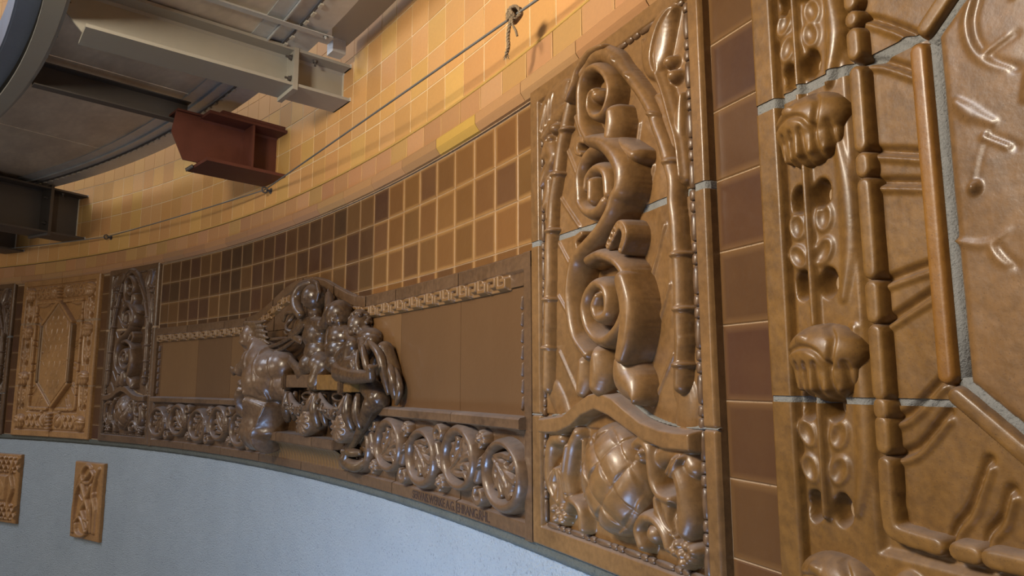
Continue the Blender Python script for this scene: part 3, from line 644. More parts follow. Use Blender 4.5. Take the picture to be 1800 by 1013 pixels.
T = {
 'staff_left':[(0.239, 1.28), (0.226, 1.241), (0.202, 1.188), (0.177, 1.13), (0.157, 1.055), (0.133, 0.982), (0.124, 0.913), (0.112, 0.85), (0.11, 0.765), (0.105, 0.697), (0.102, 0.618), (0.095, 0.57), (0.101, 0.597), (0.098, 0.525), (0.094, 0.448)],
 'staff_arc':[(0.279, 1.29), (0.3, 1.316), (0.337, 1.339), (0.392, 1.333), (0.45, 1.29), (0.488, 1.246), (0.53, 1.193), (0.561, 1.15), (0.594, 1.096), (0.61, 1.053), (0.632, 1.001), (0.647, 0.953), (0.659, 0.91), (0.657, 0.858), (0.662, 0.819), (0.664, 0.765), (0.667, 0.708), (0.668, 0.652), (0.666, 0.597), (0.666, 0.543), (0.667, 0.556), (0.661, 0.506), (0.657, 0.455), (0.653, 0.43)],
 'leaf_foot_left':[(0.113, 0.434), (0.138, 0.406), (0.155, 0.374)],
 'leaf_foot_right':[(0.648, 0.445), (0.657, 0.42), (0.65, 0.384)],
 'spiral_top':[(0.367, 1.095), (0.336, 1.147), (0.331, 1.201), (0.335, 1.252), (0.36, 1.28), (0.403, 1.281), (0.445, 1.247), (0.467, 1.202), (0.458, 1.163), (0.432, 1.141), (0.394, 1.15), (0.375, 1.18), (0.381, 1.211), (0.4, 1.217)],
 'spiral_mid':[(0.554, 0.997), (0.461, 1.06), (0.387, 1.061), (0.34, 1.043), (0.317, 1.008), (0.318, 0.961), (0.321, 0.934), (0.352, 0.905), (0.397, 0.895), (0.43, 0.913), (0.443, 0.952), (0.43, 0.99), (0.393, 1.009), (0.362, 0.995)],
 'spiral_mid_eye':[(0.378, 0.968), (0.377, 0.928)],
 'band_main':[(0.388, 1.083), (0.447, 1.058), (0.494, 1.015), (0.52, 0.969), (0.518, 0.924), (0.497, 0.906), (0.475, 0.873), (0.431, 0.839), (0.379, 0.814), (0.325, 0.788), (0.3, 0.751), (0.289, 0.694), (0.296, 0.631), (0.318, 0.576), (0.369, 0.531)],
 'spiral_low':[(0.362, 0.773), (0.414, 0.778), (0.477, 0.755), (0.516, 0.716), (0.523, 0.671), (0.512, 0.629), (0.484, 0.591), (0.435, 0.565), (0.392, 0.572), (0.357, 0.604), (0.343, 0.648), (0.359, 0.686), (0.397, 0.707), (0.433, 0.694), (0.446, 0.664), (0.434, 0.627), (0.401, 0.622), (0.388, 0.644), (0.4, 0.673)],
 'band_right':[(0.515, 0.701), (0.532, 0.651), (0.533, 0.603), (0.521, 0.557), (0.507, 0.522)],
 'hook_right':[(0.465, 0.799), (0.508, 0.841), (0.519, 0.806), (0.505, 0.771)],
 'curl_left':[(0.351, 1.097), (0.316, 1.108), (0.309, 1.082)],
 'curl_left_low':[(0.312, 0.85), (0.287, 0.836), (0.299, 0.807)],
 'bulb_top':[(0.474, 1.104)],
 'lobes':[(0.385, 0.496), (0.31, 0.48), (0.491, 0.474), (0.528, 0.432)],
 'arch_top':[(0.106, 0.361), (0.205, 0.374), (0.262, 0.405), (0.325, 0.432), (0.377, 0.439), (0.432, 0.426), (0.484, 0.4), (0.54, 0.375), (0.605, 0.362), (0.655, 0.359), (0.705, 0.36)],
 'arch_bot':[(0.105, 0.316), (0.178, 0.321), (0.245, 0.343), (0.292, 0.371), (0.353, 0.389), (0.41, 0.377), (0.482, 0.349), (0.544, 0.327), (0.614, 0.314), (0.7, 0.316)],
 'bud':[(0.425, 0.235), (0.296, 0.22), (0.546, 0.226), (0.392, 0.373), (0.447, 0.101)],
 'veins':[(0.154, 0.994), (0.245, 0.89), (0.142, 0.861), (0.225, 0.755), (0.134, 0.709), (0.209, 0.625), (0.138, 0.548), (0.227, 0.43), (0.601, 0.822), (0.536, 0.713), (0.611, 0.683), (0.53, 0.561), (0.617, 0.526), (0.535, 0.412), (0.566, 0.975), (0.53, 0.892), (0.52, 1.095), (0.492, 1.013), (0.192, 1.127), (0.237, 1.045), (0.229, 1.226), (0.269, 1.128)],
 'corner_leaf':[(0.61, 1.182), (0.597, 1.234), (0.63, 1.262), (0.683, 1.261), (0.664, 1.233), (0.621, 1.203)],
 'corner_stem':[(0.611, 1.186), (0.635, 1.127), (0.656, 1.058), (0.675, 0.996), (0.681, 0.948), (0.684, 0.912)],
 'corner_stem2':[(0.561, 1.281), (0.574, 1.223), (0.619, 1.162)],
 'corner_balls':[(0.656, 1.192), (0.667, 1.154)],
 'tl_leaf':[(0.083, 1.314), (0.14, 1.346), (0.221, 1.319), (0.193, 1.263), (0.11, 1.261), (0.062, 1.203)],
 'tl_leaf2':[(0.147, 1.217), (0.119, 1.195), (0.127, 1.13), (0.061, 1.128), (0.069, 1.052), (0.107, 1.094), (0.135, 1.107)],
 'sh_neck':[(0.249, 0.329), (0.222, 0.294), (0.207, 0.244), (0.202, 0.209), (0.213, 0.171)],
 'sh_outer':[(0.163, 0.308), (0.115, 0.297), (0.099, 0.243), (0.104, 0.179), (0.151, 0.14)],
 'sh_fan1':[(0.135, 0.219), (0.117, 0.185), (0.134, 0.155)],
 'sh_fan2':[(0.148, 0.225), (0.16, 0.186), (0.155, 0.145)],
 'sh_fan3':[(0.161, 0.226), (0.189, 0.198), (0.197, 0.16)],
 'sh_hole':[(0.149, 0.254)],
 'berriesL':[(0.125, 0.122), (0.15, 0.113), (0.133, 0.097), (0.166, 0.098), (0.183, 0.114), (0.171, 0.13)],
 'curlL':[(0.2, 0.13), (0.221, 0.152), (0.252, 0.146), (0.27, 0.124), (0.273, 0.091)],
 'vol_r':[(0.524, 0.292), (0.502, 0.294), (0.503, 0.317), (0.532, 0.329), (0.555, 0.31), (0.559, 0.274), (0.566, 0.242), (0.586, 0.219), (0.619, 0.213)],
 'pocket':[(0.61, 0.245)],
 'strap':[(0.648, 0.301), (0.634, 0.282), (0.619, 0.261)],
 'cap_r':[(0.572, 0.297), (0.607, 0.309), (0.651, 0.308), (0.676, 0.286)],
 'drop':[(0.662, 0.268), (0.668, 0.227), (0.669, 0.194), (0.667, 0.163)],
 'leaf_r':[(0.556, 0.204), (0.566, 0.177), (0.605, 0.155), (0.629, 0.194)],
 'leaf_r2':[(0.59, 0.188), (0.611, 0.163), (0.626, 0.138)],
 'curlR':[(0.515, 0.098), (0.501, 0.129), (0.524, 0.159), (0.565, 0.162), (0.596, 0.139), (0.608, 0.114)],
 'curlR_ball':[(0.546, 0.13)],
 'berriesR':[(0.636, 0.13), (0.663, 0.132), (0.683, 0.126), (0.646, 0.112), (0.672, 0.11), (0.65, 0.096), (0.625, 0.114)],
 'm_inner':[[(0.224, 0.562), (0.216, 0.445), (0.211, 0.33), (0.211, 0.277), (0.219, 0.245), (0.266, 0.237), (0.307, 0.24)]],
 'm_breaks':[[(0.22, 0.838), (0.318, 0.802)], [(0.224, 0.784), (0.319, 0.757)], [(0.222, 0.618), (0.318, 0.636)], [(0.223, 0.551), (0.317, 0.596)], [(0.215, 0.41), (0.258, 0.416), (0.317, 0.468)], [(0.224, 0.353), (0.27, 0.369), (0.32, 0.422)], [(0.311, 0.239), (0.321, 0.268), (0.344, 0.299), (0.37, 0.361)], [(0.361, 0.234), (0.364, 0.266), (0.383, 0.292), (0.395, 0.326)], [(0.217, 1.062), (0.239, 1.057), (0.279, 1.025), (0.321, 0.986)], [(0.227, 0.987), (0.263, 0.971), (0.316, 0.93)]],
 'm_oct':[[(0.353, 0.997), (0.343, 0.978), (0.337, 0.963), (0.332, 0.856), (0.329, 0.73), (0.327, 0.607)], [(0.347, 0.551), (0.337, 0.45), (0.381, 0.405), (0.417, 0.366)]],
 'm_oct_groove':[[(0.387, 0.998), (0.366, 0.967), (0.362, 0.951), (0.365, 0.865), (0.363, 0.754), (0.364, 0.641), (0.365, 0.602)], [(0.368, 0.55), (0.362, 0.454), (0.388, 0.418), (0.419, 0.385)]],
 'm_scrib':[[(0.425, 0.983), (0.415, 0.955), (0.418, 0.921), (0.435, 0.889), (0.463, 0.865)], [(0.39, 0.849), (0.407, 0.827), (0.437, 0.802)], [(0.43, 0.8), (0.414, 0.763), (0.403, 0.727)], [(0.422, 0.788), (0.453, 0.764)], [(0.418, 0.639), (0.427, 0.623), (0.438, 0.612)], [(0.372, 0.656), (0.411, 0.644), (0.443, 0.657)], [(0.436, 0.9), (0.467, 0.909)], [(0.39, 0.845), (0.37, 0.805)]],
 'm_leafpairs':[[(0.088, 0.737)], [(0.141, 0.742)], [(0.08, 0.683)], [(0.137, 0.684)], [(0.074, 0.377)], [(0.144, 0.378)], [(0.078, 0.318)], [(0.139, 0.321)], [(0.084, 1.124)], [(0.145, 1.115)], [(0.089, 1.076)], [(0.138, 1.074)]],
 'm_holes':[[(0.092, 0.788)], [(0.137, 0.787)], [(0.09, 0.634)], [(0.142, 0.631)], [(0.086, 0.257)], [(0.141, 0.262)], [(0.086, 0.421)], [(0.137, 0.418)], [(0.085, 1.022)], [(0.136, 1.025)], [(0.085, 1.163)]],
 'f_hump':[(1.086, 0.79), (1.284, 0.816), (1.439, 0.846), (1.627, 0.891), (1.774, 0.947), (1.917, 1.0), (2.081, 1.031), (2.272, 1.021), (2.443, 0.989), (2.578, 0.936), (2.708, 0.886), (2.831, 0.862), (3.035, 0.859)],
 'f_key_top':[(0.116, 0.815), (1.244, 0.818), (1.628, 0.888), (1.991, 0.992), (2.923, 0.806), (3.454, 0.803), (4.089, 0.812)],
 'f_key_bot':[(0.124, 0.76), (1.251, 0.756), (2.955, 0.757), (3.455, 0.76), (4.106, 0.77)],
 'leafA':[(3.953, 0.285), (3.953, 0.242), (3.979, 0.203), (3.996, 0.164), (4.012, 0.13), (3.97, 0.104)],
 'knots':[(3.846, 0.212), (3.935, 0.29), (3.548, 0.16), (3.186, 0.233), (3.353, 0.291), (3.246, 0.264), (3.538, 0.121), (3.571, 0.105), (3.873, 0.279), (3.218, 0.08), (3.577, 0.283), (3.847, 0.095), (2.976, 0.277)],
}
scroll = build_scroll()
tag(scroll, 'ochre brown scroll relief panel with bamboo staffs and woven bud, nearest tall one', 'relief panel', 'scroll relief panels along the band')
def at_s(root, s, z=ZB): return frame(root, s, z)
sc2 = at_s(copy_tree(scroll), S2L - SWID / 2); sc2['label'] = 'small far scroll relief panel between the small hexagon medallion and the figure panel'
sc3 = at_s(copy_tree(scroll), S3L - SWID / 2); sc3['label'] = 'scroll relief panel cut by the left edge of the photo'
def recolour(root, mp):
    for c in root.children_recursive:
        if c.type == 'MESH' and c.data.materials and c.data.materials[0].name in mp:
            c.material_slots[0].link = 'OBJECT'; c.material_slots[0].material = mp[c.data.materials[0].name]
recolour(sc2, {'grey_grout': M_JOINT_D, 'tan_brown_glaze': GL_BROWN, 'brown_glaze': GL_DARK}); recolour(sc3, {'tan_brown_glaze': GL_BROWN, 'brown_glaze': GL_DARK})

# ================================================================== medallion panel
def build_medallion():
    W_ = MWID; C_ = W_ / 2; root = empty('medallion_relief_panel', M1L - W_ / 2, ZB)
    r = Relief(0, W_, 0, PH, 0.0028, GND)
    r.wobble(.0004, 9)
    def both(fn_, P, *a, **k):
        getattr(r, fn_)(P, *a, **k); getattr(r, fn_)([(W_ - p_[0],) + tuple(p_[1:]) for p_ in P], *a, **k)
    def domes(cu, cv, *a, **k):
        rot = k.pop('rot', 0); r.dome(cu, cv, *a, rot=rot, **k); r.dome(W_ - cu, cv, *a, rot=-rot, **k)
    # raised border field for the ornament, inside a flat frame
    for a in ((.060, .210, .06, 1.315), (W_ - .210, W_ - .060, .06, 1.315), (.06, W_ - .06, .06, .215), (.06, W_ - .06, 1.19, 1.315)): r.rect(*a, .012, .010)
    for a in ((0, .056, 0, PH), (W_ - .056, W_, 0, PH), (0, W_, 0, .056), (0, W_, PH - .055, PH)): r.rect(*a, FR - GND + .006, .004)
    both('groove', [(.060, .06), (.060, 1.31)], .005, .008, False)
    # stems, leaf pairs and pits of the side borders
    both('stroke', [(.112, .245), (.113, .45)], .009, .026, k=.006); both('stroke', [(.114, .56), (.114, .84)], .010, .026, k=.006); both('stroke', [(.112, .96), (.112, 1.17)], .009, .026, k=.006)
    for cu, cv, q in ((.080, .377, .5), (.144, .378, -.4), (.082, .318, .4), (.140, .321, -.5), (.085, .737, .15), (.142, .742, -.1), (.083, .683, .6), (.137, .684, -.6), (.084, 1.124, -.5), (.146, 1.115, .3), (.088, 1.072, -.4), (.140, 1.074, .3)):
        domes(cu, cv, .022, .031, .022, rot=q, k=.003, p=.35); domes(cu, cv, .014, .021, .012, rot=q, carve=True, p=.8)
    for cu, cv in T_HOLES: domes(cu, cv, .017, .026, .034, carve=True, p=.45)
    both('stroke', [(.170, .26, .6), (.186, .33, 1), (.190, .44, 1), (.186, .55, .6)], .018, .018, k=.01)
    both('stroke', [(.170, .60, .6), (.186, .68, 1), (.188, .78, 1), (.180, .86, .6)], .018, .018, k=.01)
    both('stroke', [(.172, .97, .5), (.190, 1.05, 1.1), (.186, 1.14, .7)], .020, .024, k=.01)
    # interlaced bands above and below
    def braid(v0, amp, ua, ub):
        n_ = 40
        for ph in (0, PI):
            P = [(ua + (ub - ua) * i / n_, v0 + amp * math.sin(2 * PI * (ub - ua) / .15 * i / n_ + ph)) for i in range(n_ + 1)]
            both('stroke', P, .013, .030, k=.001, smooth=False); both('groove', P, .004, .004, False)
    braid(.135, .045, .215, .405); braid(1.255, .042, .215, .42)
    domes(.475, .140, .060, .062, .040, k=.006); domes(.475, 1.255, .060, .055, .040, k=.006)
    for q in (-.6, -.2, .2, .6): both('groove', [(.50, .085), (.475 + .06 * q, .185)], .006, .012, False); both('groove', [(.50, 1.205), (.475 + .06 * q, 1.30)], .006, .012, False)
    domes(.445, .215, .02, .016, .034)
    # flat field: knotched rods crossing it to the hexagon
    for L_ in T['m_breaks']:
        both('groove', L_, .009, .011); both('stroke', [(p_[0] + .002, p_[1] - .012) for p_ in L_], .006, .005, k=.004)
    both('stroke', [(.26, 1.14, .6), (.33, 1.145, 1), (.40, 1.15, .6)], .026, .018, k=.01)
    slab_pieces('m', r, root, W_, GL_OCHRE, [0, C_, W_], [0, .434, .981, PH], gv={.434: .008, .981: .017})
    def part(name, L_, w_, h_, m=GL_OCHRE, prof='sup', res=.0028, extra=None, base=GND, mirror=True, keep=GND - .004, smooth=True):
        q = w_ + .010
        for f_ in ((lambda u: u), (lambda u: W_ - u))[:2 if mirror else 1]:
            P = [(f_(p_[0]),) + tuple(p_[1:]) for p_ in L_]
            us = [p_[0] for p_ in P]; vs_ = [p_[1] for p_ in P]
            def fn(rr):
                rr.stroke(P, w_, h_, prof, base=base, k=0, smooth=smooth)
                if extra: extra(rr, f_)
            relief_part(name, root, W_, min(us) - q, max(us) + q, min(vs_) - q, max(vs_) + q, res, m, fn, keep=keep, floor=-.004)
    # ledge of long and short rods round the field
    ys = [(1.145, 1.075), (1.068, 1.045), (1.038, .988), (.972, .832), (.826, .790), (.784, .626), (.619, .556), (.550, .438), (.429, .418), (.411, .358)]
    for a, b in ys: part('ledge_rod', [(.229, a - .010), (.229, b + .010)], .0165, .024, prof='plateau', smooth=False)
    part('ledge_rod', [(.229, .340), (.229, .262), (.240, .243), (.300, .237)], .0165, .024, prof='plateau')
    for a, b in ((.331, .352), (.374, .430), (.444, .500)): part('ledge_rod', [(a, .237), (b, .237)], .0165, .026, prof='plateau', smooth=False)
    for a, b in ((.245, .30), (.326, .35), (.376, .45), (.474, .515)): part('ledge_rod', [(a, 1.163), (b, 1.163)], .0165, .024, prof='plateau', smooth=False)
    # hexagon roll and plate
    hx = [(.345, .455), (.345, .962), (C_, 1.168), (W_ - .345, .962), (W_ - .345, .455), (C_, .250)]
    hp = [(.370, .462), (.370, .955), (C_, 1.140), (W_ - .370, .955), (W_ - .370, .462), (C_, .279)]
    def seg(P, Q, t0, t1): return [(P[0] + (Q[0] - P[0]) * t, P[1] + (Q[1] - P[1]) * t) for t in (t0, t1)]
    for i, (t0, t1) in enumerate(((.036, .962), (.06, .95), (.05, .94), (.038, .964), (.05, .94), (.06, .95))):
        L_ = seg(hx[i], hx[(i + 1) % 6], t0, t1); part('hexagon_moulding', L_, .017, .038, GL_AMBER if i in (0, 3) else GL_OCHRE, 'plateau', mirror=False, smooth=False)
    gr = MB()
    for i in range(6):
        a, b = hx[i], hx[(i + 1) % 6]; P = [(a[0] + (b[0] - a[0]) * t - C_, a[1] + (b[1] - a[1]) * t - .7, .022) for t in np.linspace(0, 1, 7)]
        q = 1 - .022 / .24
        P2 = [(x * .935, y * .95, .030) for x, y, z in P]; gr.tube(P2, [.0155] * 7, 8)
    o = gr.obj('grout_joint', M_GROUT, smooth=True, bent=True); place(o, root, C_, .7, W_)
    def plate(rr):
        from_hex = np.full(rr.U.shape, 9.0)
        for i in range(6):
            (x0, y0), (x1, y1) = hp[i], hp[(i + 1) % 6]; nx, ny = (y1 - y0), -(x1 - x0); L_ = math.hypot(nx, ny)
            from_hex = np.minimum(from_hex, ((rr.U - x0) * nx + (rr.V - y0) * ny) / L_)
        rr.H = np.where(from_hex > 0, GND + .020 + .010 * np.clip(from_hex / .012, 0, 1) ** .6 + .003 * np.clip(from_hex / .2, 0, 1), rr.H); rr.wobble(.0005, 4)
        for i, L_ in enumerate(T['m_scrib'][:7]):
            w_, h_, g_ = ((.012, .005, .004), (.018, .0045, 0), (.0045, .003, .002), (.012, .006, .003), (.012, .005, .003), (.010, .004, 0), (.012, .005, .003))[i]
            for f_ in ((lambda u: u), (lambda u: W_ - u)):
                P = [(f_(p_[0]),) + tuple(p_[1:]) for p_ in L_]; P = [P[0] + (.5,)] + [q + (1.0,) for q in P[1:-1]] + [P[-1] + (.5,)]
                rr.stroke(P, w_, h_, 'soft', base=GND + .0292, k=.001)
                if g_: rr.groove([(p_[0] + w_ * .8, p_[1] - .003) for p_ in P], w_ * .6, g_ * .7)
        rr.dome(.406, .722, .008, .009, .014, base=GND + .029)
        for u0 in (.50, .58, .66):
            for v0, h_ in ((.38, .10), (.53, .11), (.68, .10), (.82, .10), (.96, .07)):
                P = [(u0 - .02, v0), (u0 - .01, v0 + h_ * .35), (u0 + .012, v0 + h_ * .6), (u0 + .02, v0 + h_)]; rr.stroke(P, .010, .006, 'soft', base=GND + .0305, k=.001)
    relief_part('medallion_plate', root, W_, .366, W_ - .366, .275, 1.144, .003, GL_TAN, plate, keep=GND + .008, floor=0)
    def bud(cu, cv, fl):
        def fn(rr):
            rr.dome(cu, cv + .012, .078, .052, .058, base=GND - .002, k=0, p=.42)
            rr.dome(cu, cv - .018, .066, .052, .050, base=GND - .002, k=.004, p=.4)
            rr.groove([(cu - .07, cv + .012), (cu - .02, cv + .022), (cu + .012, cv + .012), (cu + .03, cv - .01), (cu + .04, cv + .03), (cu + .02, cv + .055)], .006, .008)
            for q in (-.05, -.028, -.006, .018, .042): rr.stroke([(cu + q, cv - .012), (cu + q * .9, cv - .046, .7)], .010, .007, base=GND + .046 - abs(q) * .4, k=.002); rr.groove([(cu + q + .011, cv - .005), (cu + q + .009, cv - .065)], .005, .009)
            rr.dome(cu - .02, cv + .036, .013, .009, .004, base=GND + .050, k=.003)
        for u_ in (cu, W_ - cu):
            if u_ != cu: cu2 = u_
            relief_part('border_bud', root, W_, u_ - .092, u_ + .092, cv - .122, cv + .074, .0024, GL_OCHRE, (fn if u_ == cu else (lambda rr: mirrored(rr, fn, W_))), keep=GND + .006, floor=0)
    def mirrored(rr, fn, W2):
        q = Relief(W2 - rr.u[-1], W2 - rr.u[0], rr.v[0], rr.v[-1], 1, 0); q.u = W2 - rr.u[::-1]; q.v = rr.v; q.nu, q.nv = rr.nu, rr.nv
        q.U, q.V = np.meshgrid(q.u, q.v); q.H = np.zeros(q.U.shape); q.g = rr.g; fn(q); rr.H = q.H[:, ::-1]
    for cv in (.130, .500, .902, 1.245): bud(.130, cv, 0)
    for v0 in (.075, .105, .135, .165, .195): part('centre_bead', [(C_ - .022, v0), (C_ + .022, v0)], .012, .052, prof='round', mirror=False, smooth=False)
    for v0 in (1.205, 1.232, 1.259, 1.286): part('centre_bead', [(C_ - .020, v0), (C_ + .020, v0)], .011, .050, prof='round', mirror=False, smooth=False)
    return root
T_HOLES = [(.092, .785), (.140, .785), (.090, .632), (.142, .630), (.086, .257), (.141, .259), (.086, .425), (.139, .425), (.085, 1.018), (.136, 1.022), (.085, 1.165), (.138, 1.165)]
med = build_medallion()
tag(med, 'ochre medallion panel with knotted border and hexagon moulding, at the right edge, nearest', 'relief panel', 'hexagon medallion panels in the band')
med2 = at_s(copy_tree(med), M2L - MWID / 2); med2['label'] = 'small far medallion panel with a pointed hexagon plate, near the left edge'
recolour(med2, {'grey_grout': M_JOINT_D, 'ochre_brown_glaze': GL_FAR, 'tan_brown_glaze': GL_FAR, 'amber_glaze': GL_TAN})  # brighter glaze makes up for weak light on this panel
KNOT = (-0.178, 1.1135, 0.12)
_a = wall_point(2.49, H0 + 1.178, .045); _k = wall_point(KNOT[0], H0 + KNOT[1], KNOT[2]); _e = _a + (_k - _a) * 1.27
CABLE0 = ((math.atan2(_e.y - CY, _e.x - CX) - PHI0) * R, _e.z - H0, R - math.hypot(_e.x - CX, _e.y - CY))
# ================================================================== long figure panel between the scroll panels
FC = FL_ - FW / 2; PT = .865
HUMP = [(0, PT), (1.34, PT), (1.45, .877), (1.55, .903), (1.68, .947), (1.80, .992), (1.93, 1.025), (2.08, 1.038), (2.23, 1.025), (2.36, .992), (2.48, .947), (2.61, .903), (2.70, .877), (2.80, PT), (FW, PT)]
def hump(u): return np.interp(u, [p_[0] for p_ in HUMP], [p_[1] for p_ in HUMP])
fr = empty('figure_relief_panel', FC, ZB)
tag(fr, 'long dark brown ceramic panel with plain tiles, key border on top and vine frieze below', 'relief panel')
rt = Relief(0, FW, .70, 1.045, .004, GND - .002)
hv = hump(rt.U); below = hv - rt.V
rt.H = np.where(below > 0, FR * np.clip(below / .004, 0, 1), -.02)
rt.H = np.where(below > .055, GND - .002, rt.H)
edge = (rt.U < .045) | (rt.U > FW - .045); rt.H = np.where(edge & (below > 0), FR, rt.H)
jt = [.49, 1.03, 1.34, 1.70, 2.08, 2.46, 2.82, FW - 1.03, FW - .49]
cuts = [0] + jt + [FW]
for a, b in zip(cuts[:-1], cuts[1:]):
    v1 = 1.045; me = rt.mesh('frame_block', GL_BROWN, (a + b) / 2, .8, max(a + .0015, .004), min(b - .0015, FW - .004), .762, v1, keep=-.001)
    if me: place(link('frame_block', me), fr, (a + b) / 2, .8, FW)
# solid body behind the frame, following the hump
mb = MB(); P = [(u, v - .0015) for u, v in HUMP]
V = []; F = []
us = np.linspace(.001, FW - .001, 121)
for u in us:
    h = float(hump(u)) - .001
    V += [(u - FW / 2, .36, -.003), (u - FW / 2, .36, .006), (u - FW / 2, h, FR - .004), (u - FW / 2, h, -.003)]
for i in range(120):
    a = 4 * i
    for j in range(4): F.append((a + j, a + (j + 1) % 4, a + 4 + (j + 1) % 4, a + 4 + j))
V2 = [(x, v, (min(d, .006) if v < .4 else d)) for x, v, d in V]
# backing only behind the frame edge: a thin capping strip
V, F = [], []
for u in us:
    h = float(hump(u)); V += [(u - FW / 2, h - .05, -.003), (u - FW / 2, h - .05, FR - .006), (u - FW / 2, h - .0005, FR - .004), (u - FW / 2, h - .0005, -.003)]
for i in range(120):
    a = 4 * i
    for j in range(4): F.append((a + j, a + (j + 1) % 4, a + 4 + (j + 1) % 4, a + 4 + j))
o = MB().add(V, F).obj('frame_backing', GL_BROWN, bent=True); place(o, fr, FW / 2, 0, FW)
for u0, u1 in ((.003, .045), (FW - .045, FW - .004)):
    V, F = arc_box(u0 - (u0 + u1) / 2, u1 - (u0 + u1) / 2, 0, PT - .05, -.003, FR - .0005, 1); o = MB().add(V, F).obj('frame_post', GL_BROWN, bent=True); place(o, fr, (u0 + u1) / 2, 0, FW)
# plain panels
pj = [.045, .10, .637, 1.12, 1.45, 1.80, 2.15, 2.50, 2.85, FW - 1.005, FW - .50, FW - .045]
for a, b in zip(pj[:-1], pj[1:]):
    V, F = arc_box(-(b - a) / 2 + .002, (b - a) / 2 - .002, .356, float(min(hump(a), hump(b))) - .105, -.003, .012, 2)
    o = MB().add(V, F).obj('plain_panel', GL_FIELD_PALE if abs(a - .10) < .01 or abs(a - 2.85) < .01 or abs(a - 1.12) < .01 else GL_FIELD, bent=True); place(o, fr, (a + b) / 2, 0, FW)
V, F = arc_box(-FW / 2 + .03, FW / 2 - .03, .33, .768, -.003, .0105, 60); o = MB().add(V, F).obj('panel_backing', GL_FIELD, bent=True); place(o, fr, FW / 2, 0, FW)
# background behind the figures up under the hump
V, F = [], []
for u in np.linspace(1.2, 2.95, 41):
    h = float(hump(u)); V += [(u - FW / 2, .70, -.003), (u - FW / 2, .70, .011), (u - FW / 2, h - .05, .013), (u - FW / 2, h - .05, -.003)]
for i in range(40):
    a = 4 * i
    for j in range(4): F.append((a + j, a + (j + 1) % 4, a + 4 + (j + 1) % 4, a + 4 + j))
o = MB().add(V, F).obj('plain_panel', GL_FIELD, bent=True); place(o, fr, FW / 2, 0, FW)
# key border: raised meander, each repeat a piece
def key_mesh():
    r = Relief(-.0665, .0665, -.029, .029, .0022, .016)
    r.rect(-.0665, .0665, .024, .029, .014, .002, base=.016); r.rect(-.0665, .0665, -.029, -.024, .012, .002, base=.016)
    r.rect(-.0655, .0655, -.025, .025, .006, .002, base=.016); w_, h_ = .0098, .021
    for L_ in ([(-.057, -.019), (-.057, .016), (-.012, .016), (-.012, -.006), (-.036, -.006)], [(.010, .019), (.010, -.016), (.055, -.016), (.055, .006), (.031, .006)]):
        r.stroke(L_, w_, h_, 'flat', base=.018, k=0, smooth=False)
    r.blur(1); return r.mesh('key_motif', GL_TAN, 0, 0, skirt=.005)
km = key_mesh()
def kpath(u): return float(hump(u)) - .079
u = .115
while u < FW - .11:
    if not (1.95 < u < 2.72):
        o = link('key_motif', km); du = .05; sl = (kpath(u + du) - kpath(u - du)) / (2 * du)
        place(o, fr, u, kpath(u), FW); o.rotation_mode = 'XYZ'
        o.matrix_local = Matrix.Translation(o.location) @ Matrix.Rotation(o.rotation_euler[2], 4, 'Z') @ Matrix.Rotation(-math.atan(sl), 4, 'Y')
        u += .1335 * math.cos(math.atan(sl))
    else: u += .13
# twisted side strips at both ends of the plain panels
for uc in (.075, FW - .075):
    k = 0
    while .375 + k * .052 < .70:
        v0 = .375 + k * .052; relief_part('side_bead', fr, FW, uc - .016, uc + .016, v0 - .006, v0 + .052, .003, GL_BROWN,
            lambda rr: rr.stroke([(uc - .004, v0 + .006, .7), (uc + .004, v0 + .040, .7)], .010, .012 if uc > 2 else .020, 'round', base=.011, k=0, smooth=False), keep=.011, floor=0); k += 1
# ledge
for a, b in zip([.045] + [x for x in (.53, 1.07, 1.60, 2.14, 2.67, 3.12, 3.66)], [.53, 1.07, 1.60, 2.14, 2.67, 3.12, 3.66, FW - .035]):
    n_ = 4; V = []; F = []; P = [(.320, -.003), (.320, .052), (.324, .056), (.350, .056), (.356, .050), (.362, -.003)]; c = (a + b) / 2; k_ = len(P)
    for i in range(n_ + 1):
        x = a + .0012 + (b - a - .0024) * i / n_ - c; V += [(x, v, d) for v, d in P]
    for i in range(n_):
        for j in range(k_): F.append((i * k_ + j, i * k_ + (j + 1) % k_, (i + 1) * k_ + (j + 1) % k_, (i + 1) * k_ + j))
    F += [tuple(range(k_))[::-1], tuple(n_ * k_ + j for j in range(k_))]
    o = MB().add(V, F).obj('ledge_block', GL_BROWN, bent=True); place(o, fr, c, 0, FW)
# frieze ground
rg = Relief(0, FW, 0, .322, .004, .012); rg.wobble(.0008, 12)
rg.rect(0, FW, 0, .052, FR - .012 - .001, .004); rg.rect(0, .055, 0, .322, FR - .012, .004); rg.rect(FW - .045, FW, 0, .322, FR - .012, .004)
rg.rect(0, FW, .308, .322, .012, .004)
fc = [0, .53, 1.07, 1.60, 2.14, 2.67, 3.12, 3.66, FW]
for a, b in zip(fc[:-1], fc[1:]):
    me = rg.mesh('frieze_block', GL_BROWN, (a + b) / 2, .16, max(a + .0012, .003), min(b - .0012, FW - .004), 0, .322, skirt=-.003); place(link('frieze_block', me), fr, (a + b) / 2, .16, FW)
